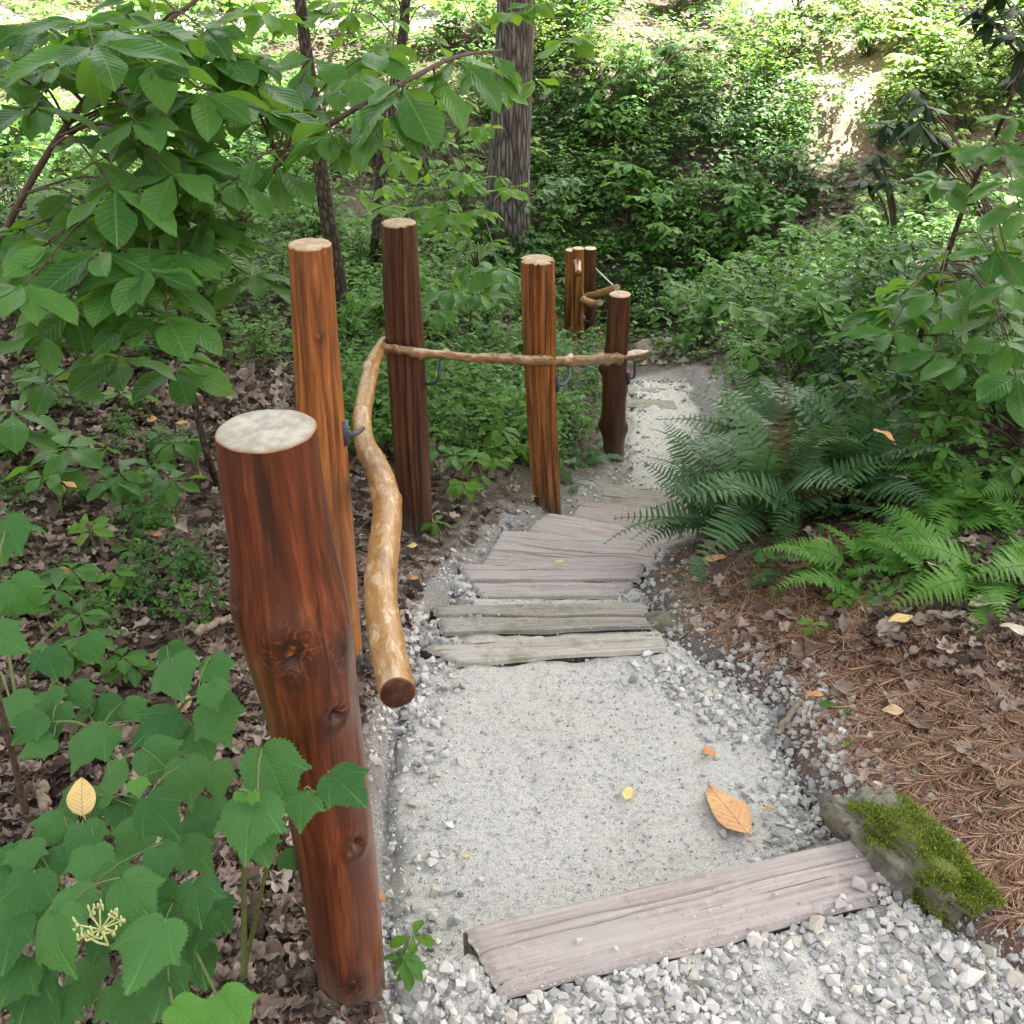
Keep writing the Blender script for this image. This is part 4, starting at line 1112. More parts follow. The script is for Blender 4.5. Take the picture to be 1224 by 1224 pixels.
def needle_mesh(xy, m, lmin=.05, lmax=.11):
    k = len(xy); z = ground_z(xy[:, 0], xy[:, 1])
    rows = 4; t = np.linspace(0, 1, rows)
    V = []; 
    for i, tt in enumerate(t):
        y = tt - .5; zz = -.22 * y * y * 4 * .25
        V += [(-.0072, y, zz), (.0072, y, zz)]
    tpl = (np.array(V), grid_faces(rows, 2), np.array([(a % 2, a // 2 / 3) for a in range(rows * 2)], float))
    rot = rand_rot(k, .12); L = rng.uniform(lmin, lmax, k)
    bend = rot.copy(); bend = bend * L[:, None, None]
    scatter(tpl, bend, np.column_stack([xy, z + rng.uniform(.002, .016, k)]), m)
m = MB()
needle_mesh(region(17000, (790, 640, 1290, 1130), lambda q, s, px, py: rng.uniform(0, 1, len(s)) < np.clip(.25 + (py - 640) / 260, .1, 1) * np.where(s > -.1, .6, 1)), m)
needle_mesh(region(2600, (220, 520, 640, 1240), lambda q, s, px, py: (q[:, 0] < .1) & (s > -.55)), m)
needle_mesh(region(1200, (-40, 600, 420, 1240), lambda q, s, px, py: q[:, 0] < .1), m)
o = m.build('pine_needles', M['needle'], smooth=False); o['kind'] = 'stuff'

# ------------------------------------------------------------------ single fallen leaves
def fallen_leaf(px, py, L, mat, ang, label, lift=.012, shape=obov, tilt=(0, 0), z=None, Y=None, curl=.2, seed=0):
    p = aty(px, py, Y) if Y else (atz(px, py, z) if z is not None else on(px, py))
    v, f, u = leaf_tpl(shape, 9, 4, curl, curl, .04, seed)
    m = MB(); v = v * L; v[:, 1] -= L / 2; v[:, 2] -= v[:, 2].min()
    m.add(v, f, u)
    st = MB()
    tube(m, np.array([(0, -L / 2, .002 - v[:, 2].min()), (.004, -L / 2 - L * .12, .004)]), .0012, 5)
    o = m.build('fallen_leaf', mat); o.location = p + np.array([0, 0, lift if Y is None else 0])
    o.rotation_euler = (tilt[0], tilt[1], ang)
    return tag(o, label, 'leaf', 'coloured fallen leaves')
wide = lambda t: .36 * math.sin(math.pi * t ** .8) ** .7 if 0 < t < 1 else 0
egg = lambda t: .24 * math.sin(math.pi * t ** .9) ** .85 if 0 < t < 1 else 0
fallen_leaf(868, 978, .172, M['leaf_rust'], R(22), 'large orange brown leaf lying on the sandy landing before the near step', .004, egg, (0.0, .04), seed=1, curl=.09)
fallen_leaf(750, 960, .052, M['leaf_yellow'], R(-20), 'small pale yellow leaf in the middle of the sandy landing', .008, egg, seed=2)
fallen_leaf(556, 1040, .02, M['leaf_yellow'], R(60), 'tiny yellow leaf scrap on the left of the sandy landing', .006, egg, seed=3)
fallen_leaf(848, 908, .045, M['leaf_orange'], R(-60), 'crumpled orange leaf under the blue grey stone', .01, wide, curl=.6, seed=4)
fallen_leaf(990, 998, .035, M['leaf_orange'], R(10), 'small orange leaf against the left end of the mossy rock', .012, wide, curl=.5, seed=5)
fallen_leaf(912, 998, .022, M['leaf_orange'], R(80), 'tiny orange leaf in the gravel right of the big orange leaf', .012, egg, seed=6)
fallen_leaf(968, 857, .045, M['leaf_orange'], R(70), 'thin orange leaf where gravel meets pine needles', .018, egg, curl=.4, seed=7)
fallen_leaf(1064, 862, .05, M['leaf_tan'], R(75), 'tan oval leaf lying on the pine needles', .02, wide, seed=8)
fallen_leaf(972, 714, .085, M['leaf_tan'], R(95), 'broad tan leaf in front of the ferns', .025, wide, (.15, 0), seed=9)
fallen_leaf(852, 683, .075, M['leaf_orange'], R(92), 'long orange leaf under the fern by the steps', .03, egg, seed=10)
fallen_leaf(977, 664, .055, M['leaf_tan'], R(85), 'tan pink leaf among the light green fern fronds', .04, wide, seed=11)
fallen_leaf(1072, 758, .07, M['leaf_yellow'], R(100), 'pale yellow leaf lying on the brown leaves right of the ferns', .03, egg, seed=12)
fallen_leaf(1170, 752, .09, M['leaf_pale'], R(70), 'pale curled leaf on the brown leaves below the right ferns', .03, wide, curl=.5, seed=13)
fallen_leaf(1200, 780, .08, M['leaf_pale'], R(20), 'pale pink leaf near the right edge below the ferns', .03, egg, curl=.5, seed=14)
fallen_leaf(1110, 700, .075, M['leaf_pale'], R(130), 'whitish leaf standing on edge among the fern stems', .03, wide, (.7, .2), seed=15)
fallen_leaf(1055, 522, .07, M['leaf_orange'], R(70), 'orange leaf caught on top of the dark fern', 0, wide, (.5, .2), Y=2.78, seed=16)
fallen_leaf(1074, 590, .05, M['leaf_pale'], R(80), 'small cream leaf behind the light green fern', .03, wide, seed=17)
fallen_leaf(493, 662, .04, M['leaf_yellow'], R(80), 'pale yellow leaf at the foot of the tall dark post', .015, wide, seed=18)
fallen_leaf(494, 700, .042, M['leaf_orange'], R(80), 'orange leaf on the gravel below the foot of the dark post', .015, egg, seed=19)
fallen_leaf(642, 605, .075, M['leaf_tan'], R(140), 'green and tan leaf against the foot of the split post', .03, wide, (.5, .2), seed=20)
fallen_leaf(668, 672, .032, M['leaf_yellow'], R(90), 'tiny yellow leaf on the cracked timber step', .0, egg, z=-.325, seed=21)
fallen_leaf(82, 581, .055, M['leaf_orange'], R(65), 'bright orange leaf hanging in the seedlings on the left', 0, egg, (.3, .3), Y=2.55, seed=22)
fallen_leaf(75, 719, .085, M['leaf_orange'], R(105), 'orange and yellow leaf on the brown litter at the left', .03, egg, curl=.5, seed=23)
fallen_leaf(190, 653, .05, M['leaf_orange'], R(60), 'small rusty leaf on the brown litter left of the near post', .025, egg, seed=24)
fallen_leaf(220, 524, .06, M['leaf_orange'], R(85), 'orange leaf on the shaded litter above the near post', .03, egg, seed=25)
fallen_leaf(182, 524, .06, M['leaf_orange'], R(95), 'darker orange leaf on the shaded litter at the left', .03, wide, curl=.5, seed=26)
fallen_leaf(99, 951, .062, M['leaf_yellow'], R(8), 'bright yellow leaf caught upright in the lobed shrub', 0, wide, (.95, 0), Y=1.27, seed=27)
fallen_leaf(458, 1093, .03, M['leaf_orange'], R(175), 'small orange leaf against the foot of the near post', .015, wide, (.5, 0), seed=28)
fallen_leaf(225, 862, .06, M['leaf_tan'], R(175), 'tan leaf half hidden behind the lobed shrub', .02, egg, seed=29)
fallen_leaf(780, 690, .03, M['leaf_tan'], R(65), 'small tan leaf by the right end of the mauve steps', .02, egg, seed=30)

# sticks
def stick(pts, r, label, mat='dry_stick', name='stick'):
    P = []
    for (px, py, dz) in pts: P.append(on(px, py, dz))
    m = MB(); pp = smooth_path(P, 14); pp += rng.normal(0, r * .25, pp.shape)
    tube(m, pp, np.linspace(r, r * .7, 14), 8)
    return tag(center(m.build(name, M[mat])), label, 'stick', 'dry sticks on the ground')
stick([(507, 648, .02), (522, 659, .02)], .009, 'short pale stick on the gravel beside the dark post')
stick([(551, 655, .02), (566, 668, .02)], .008, 'short tan stick at the left end of the cracked step')
stick([(925, 896, .02), (950, 876, .03)], .009, 'grey broken stick at the edge of the pine needles')
stick([(240, 784, .05), (282, 754, .04)], .011, 'grey stick on the brown litter left of the near post')
stick([(288, 1170, .02), (296, 1120, .03)], .008, 'dark bent stick below the pine cone', 'twig')
stick([(57, 985, .04), (60, 955, .04)], .012, 'broken orange brown stick end beside the yellow leaf')
stick([(776, 670, .03), (755, 700, .03)], .004, 'thin dark twig by the right end of the mauve steps', 'twig')
stick([(540, 730, .01), (500, 790, .01)], .003, 'thin brown twig along the left gravel edge', 'twig')

# pine cone
p = on(308, 1118, .02)
m = MB()
k = 90; t = (np.arange(k) + .5) / k; an = np.arange(k) * 2.39996; rad = .019 * np.sin(np.pi * (.12 + .8 * t)) + .003
P_ = np.column_stack([rad * np.cos(an) * .5, (t - .5) * .06, rad * np.sin(an) * .5]); D_ = np.column_stack([np.cos(an), .55 + .6 * t, np.sin(an)])
scatter(leaf_tpl(wide, 3, 2, .4, -.3, 0), frames(D_, np.tile([0, 1.0, 0], (k, 1)), None, .016), P_, m)
tube(m, np.array([(0, -.03, 0), (0, .028, 0)]), .006, 8)
o = m.build('pine_cone', M['cone']); o.location = p; o.rotation_euler = (.15, .2, .5)
tag(o, 'dark open pine cone on the litter left of the near post foot', 'pine cone')

# ------------------------------------------------------------------ saplings with whorled leaves
def whorl(mb, p, L, n=5, spread=None, droop=(.1, .6), lean=None, tpls=BIG, rs=rng, petiole=None):
    a0 = rs.uniform(0, 6.28)
    an = a0 + np.arange(n) * 2 * np.pi / n + rs.normal(0, .22, n)
    dz = -rs.uniform(droop[0], droop[1], n)
    d = np.column_stack([np.cos(an), np.sin(an), dz])
    if lean is not None: d = d + np.asarray(lean) * .6
    s = L * rs.uniform(.75, 1.15, n)
    base = p + d / np.linalg.norm(d, axis=1, keepdims=True) * L * .06
    Rm = frames(d, np.tile([0, 0, 1.0], (n, 1)), rs.normal(0, .25, n), s)
    w = rs.integers(0, len(tpls), n)
    for i in range(len(tpls)):
        q = w == i
        if q.any(): scatter(tpls[i], Rm[q], base[q], mb)

def sapling(name, label, stem, whorls, leafmat, L=.15, r0=.02, r1=.004, cat='sapling', group=None, nl=(5, 7), bark='bark_dark', lean=None, droop=(-.05, .5), tpls=BIG, extra_stems=()):
    """stem: world points base -> tip; whorls: world points where leaf whorls sit"""
    stem = np.array(stem); root = thing(name, label, cat, tuple(stem[0]), group)
    S = smooth_path(stem, 40)
    m = MB(); tube(m, S - stem[0], np.linspace(r0, r1, 40), 12)
    m.build('trunk', M[bark], root)
    allS = [S]
    for e in extra_stems:
        e = smooth_path(np.array(e), 30); allS.append(e)
    mt = MB(); ml = MB()
    for e in allS[1:]:
        tube(mt, e - stem[0], np.linspace(min(r0 * .55, .011), min(r1 * .7, .004), 30), 8)
    S_all = np.vstack(allS)
    for w in whorls:
        w = np.asarray(w, float)
        dist = np.linalg.norm(S_all - w, axis=1) + np.maximum(0, S_all[:, 2] - w[2]) * 1.5
        k = int(np.argmin(dist)); q = S_all[k]
        mid = (q + w) / 2 + np.array([0, 0, .12 * np.linalg.norm(w - q)])
        tp = smooth_path([q, mid, w], 10)
        tube(mt, tp - stem[0], np.linspace(.0045, .0018, 10), 6)
        o_ = (w - q); o_[2] = 0
        nrm = np.linalg.norm(o_); ln = o_ / nrm if nrm > .05 else np.zeros(3)
        whorl(ml, w - stem[0], L * random.uniform(.8, 1.15), random.randint(*nl), None, droop, ln * .7 if lean is None else lean, tpls)
        # two or three lower leaves along the twig
        for t_ in (4, 6, 7):
            if random.random() < .75:
                d = rng.normal(0, 1, (1, 3)); d[:, 2] = -.3
                scatter(tpls[random.randrange(len(tpls))], frames(d, np.array([[0, 0, 1.0]]), rng.normal(0, .3, 1), np.array([L * random.uniform(.6, 1)])), (tp[t_] - stem[0])[None], ml)
    mt.build('branches', M['twig'], root)
    ml.build('foliage', M[leafmat], root)
    return root
def scat(n, box, Yr):
    return [aty(random.uniform(box[0], box[2]), random.uniform(box[1], box[3]), random.uniform(*Yr)) for _ in range(n)]
A = aty
# left foreground sapling leaning right across the top
sapling('sapling', 'leaning leafy sapling with broad leaves filling the upper left corner',
        [A(-60, 420, 3.0), A(27, 235, 3.05), A(105, 115, 3.15), A(165, 50, 3.25), A(232, 2, 3.35), A(300, -60, 3.4)],
        scat(25, (-20, 20, 220, 280), (2.5, 3.4)) + scat(14, (120, 0, 340, 140), (2.7, 3.8)) + [A(40, 30, 3.0), A(200, 180, 2.9), A(150, 210, 2.8)], 'big_leaf', .155, .011, .005, bark='twig', group='broad leaved saplings')
sapling('sapling', 'slender dark stemmed sapling rooted in the litter behind the foreground post',
        [on(262, 588), A(247, 540, 3.08), A(232, 480, 3.1), A(218, 400, 3.12), A(212, 330, 3.1), A(200, 260, 3.0)],
        scat(16, (0, 240, 335, 390), (2.4, 3.2)) + [A(250, 215, 2.75), A(60, 290, 2.5), A(30, 340, 2.3), A(120, 300, 2.45), A(215, 300, 2.6), A(300, 330, 2.9), A(50, 400, 2.4), A(140, 430, 2.7), A(60, 455, 2.8), A(210, 440, 3.0)], 'big_leaf', .155, .013, .006, group='broad leaved saplings')
# branch with hanging leaves above the second post
tb = on(412, 420)
sapling('sapling', 'dark trunked sapling behind the amber post, its branch of hanging leaves reaching right',
        [tb, A(405, 340, tb[1]), A(388, 240, tb[1]), A(374, 120, tb[1]), A(362, 30, tb[1]), A(350, -90, tb[1])],
        [A(480, 104, 2.8), A(395, 158, 2.8), A(462, 140, 2.75), A(330, 200, 2.85), A(545, 70, 3.1), A(590, 75, 3.3), A(520, 95, 3.0), A(280, 215, 2.7), A(420, 90, 3.3), A(445, 60, 3.6), A(375, 70, 3.6), A(350, 130, 3.2), A(300, 90, 3.3), A(270, 60, 3.4)], 'big_leaf', .165, .045, .022,
        droop=(.1, 1.0), group='broad leaved saplings', extra_stems=[[A(374, 240, tb[1]), A(330, 205, 4.0), A(345, 190, 3.0), A(400, 145, 2.85), A(480, 100, 2.85), A(545, 68, 3.1), A(600, 60, 3.4)]])
tb = on(447, 345)
sapling('sapling', 'thin grey sapling rising behind the tall dark post with lime green backlit leaves',
        [tb, A(450, 290, tb[1]), A(456, 200, tb[1]), A(470, 110, tb[1]), A(483, 30, tb[1]), A(487, -60, tb[1])],
        scat(14, (330, 0, 580, 150), (4.2, 6)) + scat(18, (420, 150, 600, 280), (4.6, 6.4)) + [A(320, 15, 3.9), A(350, 25, 4.0), A(300, 5, 4.0), A(610, 15, 4.2), A(640, 5, 4.2), A(680, 45, 3.9), A(600, 110, 4.4), A(640, 95, 4.0), A(570, 250, 5.0), A(610, 225, 5.0), A(545, 205, 5)], 'lime_leaf', .12, .042, .025, group='broad leaved saplings')
# low sapling behind the split post
tb = on(560, 420)
sapling('sapling', 'low sapling with pale green leaves between the tall dark post and the split post',
        [tb, A(562, 390, tb[1] - .1), A(565, 350, tb[1] - .2), A(570, 325, tb[1] - .2)],
        [A(540, 345, 4.5), A(575, 352, 4.4), A(600, 335, 4.6), A(560, 320, 4.8), A(520, 370, 4.8), A(595, 320, 4.2)], 'big_leaf', .13, .006, .003, bark='twig', group='broad leaved saplings')
# right sapling
tb = aty(1130, 560, 4.2); tb[2] = float(ground_z(np.array([tb[0]]), np.array([tb[1]]))[0])
sapling('sapling', 'broad leaved sapling leaning in from the right edge above the ferns',
        [tb, A(1100, 420, 4.1), A(1125, 330, 3.9), A(1155, 240, 3.8), A(1195, 150, 3.7), A(1230, 60, 3.6)],
        scat(8, (1030, 260, 1230, 400), (3.2, 4.2)) + scat(8, (1080, 370, 1240, 500), (2.9, 3.7)) + [A(1205, 215, 3.3), A(1180, 175, 3.6), A(1215, 140, 3.6), A(1125, 215, 3.8), A(1190, 300, 3.2), A(1120, 350, 3.4), A(1060, 370, 3.6), A(1215, 450, 2.9), A(1150, 430, 3.1), A(1220, 250, 3.2), A(1210, 340, 3.0)], 'big_leaf', .15, .014, .005, group='broad leaved saplings',
        lean=(-.25, -.2, 0))

# rhododendrons with dark leathery leaves
def rhodo(label, base, tips, L=.12):
    base = np.array(base); root = thing('rhododendron', label, 'shrub', tuple(base), 'dark leathery shrubs on the right')
    mt = MB(); ml = MB()
    for t in tips:
        t = np.array(t); mid = (base + t) / 2 + [0, 0, .12]
        tube(mt, smooth_path([base, mid, t], 14) - base, np.linspace(.012, .004, 14), 7)
        n = 9; an = np.arange(n) * 2.4 + random.random() * 6
        d = np.column_stack([np.cos(an), np.sin(an), rng.uniform(-.9, .15, n)])
        for i in range(2):
            q = np.arange(n) % 2 == i
            scatter(LANCE[i], frames(d[q], np.tile([0, 0, 1.0], (q.sum(), 1)), None, L * rng.uniform(.8, 1.15, q.sum())), np.tile(t - base, (q.sum(), 1)), ml)
    mt.build('branches', M['twig'], root); ml.build('foliage', M['rhodo'], root)
gz = lambda p: np.array([p[0], p[1], float(ground_z(np.array([p[0]]), np.array([p[1]]))[0])])
rhodo('dark leathery leaved shrub in the middle of the sunny clay slope', gz(A(1190, 330, 7.2)), [A(1105, 125, 7.0), A(1080, 145, 7.0), A(1120, 160, 7.0), A(1095, 105, 7.1), A(1060, 150, 7.2), A(1100, 145, 6.8), A(1135, 175, 7.0)], .19)
rhodo('smaller dark leathery shrub below the one on the clay slope', gz(A(1070, 330, 7.0)), [A(1045, 200, 6.9), A(1060, 215, 6.9), A(1035, 215, 7), A(1050, 185, 6.9)], .15)
rhodo('dark leathery leaved shrub in the top right corner', gz(A(1330, 330, 6.0)), [A(1185, 25, 5.4), A(1210, 40, 5.4), A(1170, 10, 5.5), A(1215, 10, 5.3), A(1230, 55, 5.3), A(1195, -10, 5.4), A(1225, 85, 5.5)], .16)

# ------------------------------------------------------------------ forest trees
def forest_tree(label, base, r0, top, crown, nleaf=5200, seed=0, lsz=.36, flare=.5, visible=True):
    r_ = np.random.default_rng(seed + 90)
    base = np.array(base); top = np.array(top)
    root = thing('forest_tree', label, 'tree', tuple(base), 'tall trees shading the steps')
    n = 60; t = np.linspace(0, 1, n)[:, None]
    P = base * (1 - t) + top * t + np.column_stack([.12 * np.sin(t[:, 0] * 4 + seed), .1 * np.cos(t[:, 0] * 3 + seed), 0 * t[:, 0]]) * t
    P[0, 2] -= .15
    rad = r0 * (1 - .75 * t[:, 0]) * (1 + flare * np.exp(-t[:, 0] * np.linalg.norm(top - base) / .35))
    B = np.array([[1 + .06 * mnoise.noise((math.cos(a) * 2 + seed, math.sin(a) * 2, tt * 9)) for a in np.linspace(0, 6.283, 40, endpoint=False)] for tt in t[:, 0]])
    m = MB(); tube(m, P - base, rad, 40, True, B); m.build('trunk', M['bark_oak'], root)
    # limbs and crown
    cx, cy, cz, rx, ry, rz = crown
    ml = MB(); mb = MB(); k = 120
    u = r_.normal(size=(k, 3)); u /= np.linalg.norm(u, axis=1, keepdims=True); u *= r_.uniform(.35, 1, (k, 1)) ** .6
    C = np.array([cx, cy, cz]) + u * [rx, ry, rz]
    for c in C[::2]:
        q = P[int(r_.integers(32, 58))]
        tube(ml, smooth_path([q, (q + c) / 2 + [0, 0, .4], c], 10) - base, np.linspace(.07, .015, 10), 6)
    per = nleaf // k
    T = np.repeat(C, per, 0) + r_.normal(0, 1, (k * per, 3)) * [.75, .75, .35]
    d = r_.normal(0, 1, (k * per, 3)); d[:, 2] -= .3
    scatter(SMALL, frames(d, np.tile([0, 0, 1.0], (k * per, 1)) + r_.normal(0, .3, (k * per, 3)), None, lsz * r_.uniform(.7, 1.3, k * per)), T - base, mb)
    ml.build('limbs', M['bark_oak'], root); mb.build('crown', M['shrub_leaf'], root)
    return root
tb = on(604, 309)
forest_tree('stout tree trunk with furrowed grey bark behind the split post', tb, .165, tb + np.array([.45, .3, 12]), (1.9, 8.5, 9.0, 4.8, 4.1, 1.8), 17000, 1)  # crown is out of view; spread and density shaped to shade the landing
forest_tree('unseen tall tree added to shade the far bank, beyond the sunny clay slope', gz((9.2, 14.5, 0)), .18, np.array([8.6, 14.4, 12]), (3.4, 13.4, 9.2, 1.7, 1.5, 1.2), 4500, 4)  # out of view, added so its crown darkens the bank
# unseen trees, added so their crowns keep the sun off the path
forest_tree('unseen tall tree added for shade to the left of the path', gz((-4.5, 6.5, 0)), .16, np.array([-4.2, 6.4, 11]), (-2.6, 5.6, 8.5, 3.4, 3.4, 1.6), 9000, 2)
forest_tree('unseen tall tree added for shade to the right of the path', gz((5.6, 4.2, 0)), .17, np.array([5.4, 4.6, 11.5]), (4.2, 4.8, 8.8, 3.6, 3.6, 1.7), 9500, 3)

# ------------------------------------------------------------------ lobed-leaf shrub in the lower left
def lobed_shrub(label, base, leaves, mat='maple_leaf', group=None, flower=None, young=()):
    base = np.array(base); root = thing('lobed_shrub', label, 'shrub', tuple(base), group)
    mt = MB(); ml = MB(); my = MB()
    stems = []
    for i, (px, py, z, w) in enumerate(leaves):
        tip = atz(px, py, z); L = w * 1.07 * depth(tip) / F
        out = tip - base; out[2] = 0; out = out / max(np.linalg.norm(out), .05)
        d = out * .7 + rng.normal(0, .45, 3) + np.array([0, -.55, 0]); d[2] = -random.uniform(.05, .55)
        d = d / np.linalg.norm(d)
        pos = tip - d * L * .5
        n = np.array([0, 0, 1.0]) + rng.normal(0, .18, 3) + np.array([0, -.6, 0])
        tgt = my if i in young else ml
        scatter(MAPLE[random.randrange(4)], frames(d[None], n[None], rng.normal(0, .15, 1), np.array([L * .95])), (pos - base)[None], tgt)
        stems.append((pos, d, L))
    # woody stems, then a petiole from the nearest stem to each leaf
    tips = np.array([s[0] for s in stems]); k = max(3, len(tips) // 7); S = []
    order = np.argsort(np.arctan2(tips[:, 1] - base[1], tips[:, 0] - base[0]))
    for g_ in np.array_split(order, k):
        far = tips[g_[np.argmax(np.linalg.norm(tips[g_] - base, axis=1))]]
        c = smooth_path([base + rng.normal(0, .02, 3) * [1, 1, 0], (base * .5 + far * .5) + [0, 0, .10], far - [0, 0, .02]], 16); S.append(c)
        tube(mt, c - base, np.linspace(.0045, .002, 16), 7)
    SA = np.vstack(S)
    for pos, d, L in stems:
        kk = int(np.argmin(np.linalg.norm(SA - pos, axis=1) + np.maximum(0, SA[:, 2] - pos[2])))
        tube(mt, smooth_path([SA[kk], (SA[kk] + pos) / 2 + [0, 0, .01], pos + d * L * .04], 7) - base, .0013, 5)
    mt.build('stems', M['green_stem'], root); ml.build('foliage', M[mat], root)
    if my.n: my.build('young_leaves', M['maple_young'], root)
    if flower is not None:
        fp = atz(*flower); mf = MB()
        tube(mf, smooth_path([SA[int(np.argmin(np.linalg.norm(SA - fp, axis=1)))], fp - [0, 0, .03], fp], 6) - base, .0016, 6)
        for i in range(9):
            a = i * 2.4; d = np.array([math.cos(a), math.sin(a), .55]) * .026 * random.uniform(.7, 1.1)
            tube(mf, np.array([fp, fp + d]) - base, .0011, 5)
            for j in range(5):
                q = fp + d + rng.normal(0, .0045, 3)
                tube(mf, np.array([fp + d, q, q + [0, 0, .004]]) - base, [.0008, .0016, .0012], 5)
        mf.build('flower_cluster', M['flower'], root)
    return root
Z5 = lambda x, y: (x / 2.66, 780 + y / 2.66)
L1 = [(510, 340, .46, 58), (600, 400, .48, 56), (350, 400, .36, 66), (510, 520, .50, 62), (160, 565, .40, 46), (290, 680, .46, 56), (80, 650, .42, 50), (515, 660, .50, 48), (620, 640, .44, 52),
      (430, 780, .52, 68), (625, 780, .50, 58), (240, 800, .50, 56), (90, 780, .46, 66), (180, 920, .54, 80), (470, 950, .52, 86), (520, 1070, .46, 66), (600, 1165, .50, 52), (740, 1145, .46, 62),
      (90, 1090, .36, 66), (30, 920, .44, 66), (630, 900, .40, 62), (560, 870, .42, 54), (270, 580, .40, 50), (420, 600, .40, 52), (150, 690, .40, 54), (330, 900, .36, 60), (280, 1040, .28, 60), (40, 1040, .40, 60),
      (660, 520, .42, 54), (690, 400, .36, 44), (440, 430, .48, 28), (400, 520, .34, 52), (690, 830, .36, 50), (180, 1150, .3, 62), (370, 1120, .3, 56), (560, 1000, .34, 56), (300, 480, .3, 48), (220, 480, .34, 50), (130, 850, .44, 58), (370, 720, .46, 50), (250, 620, .42, 52), (500, 780, .44, 50), (10, 700, .4, 60), (640, 1000, .36, 52), (110, 1180, .3, 60), (420, 1170, .34, 56), (640, 560, .42, 44), (380, 850, .40, 54), (20, 820, .42, 60), (560, 620, .4, 44)]
lobed_shrub('lush lobed leaf shrub with a pale flower bud cluster at the lower left', gz(atz(200, 1130, 0)), [(*Z5(x, y), z, w) for x, y, z, w in L1], flower=(*Z5(320, 880), .575), young=(16, 17, 30), group='lobed leaf shrubs')
L2 = [(875, 395, .62, 78), (790, 540, .63, 80), (960, 490, .60, 50), (1100, 430, .66, 62), (770, 455, .655, 20), (805, 465, .66, 16), (830, 620, .58, 46), (915, 660, .30, 26)]
lobed_shrub('shrub branch with four large lobed leaves crossing the near post', gz(atz(300, 1150, -.02)), [(*Z5(x, y), z, w) for x, y, z, w in L2], young=(4, 5), group='lobed leaf shrubs')
L3 = [(560, 75, .38, 64), (690, 55, .40, 42), (680, 135, .42, 42), (500, 235, .34, 60), (700, 220, .36, 64), (640, 290, .30, 50), (280, 290, .30, 66), (180, 210, .24, 44), (90, 240, .26, 44), (120, 300, .24, 40), (330, 180, .22, 40), (270, 190, .2, 42),
      (560, 20, .34, 40), (430, 180, .22, 36), (570, 300, .28, 44)]
lobed_shrub('lobed leaf shrub on the litter between the litter seedlings and the near post', gz(atz(190, 980, 0)), [(*Z5(x, y), z, w) for x, y, z, w in L3], group='lobed leaf shrubs')
L4 = [(15, 640, .28, 50), (30, 715, .30, 56), (5, 765, .30, 56), (60, 790, .28, 44), (20, 850, .26, 54), (60, 840, .24, 40), (110, 775, .24, 38), (95, 830, .24, 38)]
lobed_shrub('lobed leaf shrub at the left edge above the broken stick', gz(atz(20, 880, 0)), L4, group='lobed leaf shrubs')
# thin bare stem at the left edge
m = MB(); b_ = on(40, 1003)
tube(m, smooth_path([b_, A(28, 960, b_[1]), A(10, 880, b_[1] - .02), A(-4, 830, b_[1] - .04)], 16), np.linspace(.008, .006, 16), 8)
tag(center(m.build('bare_stick', M['twig'])), 'thin upright brown stick at the left edge behind the lobed shrub', 'stick')

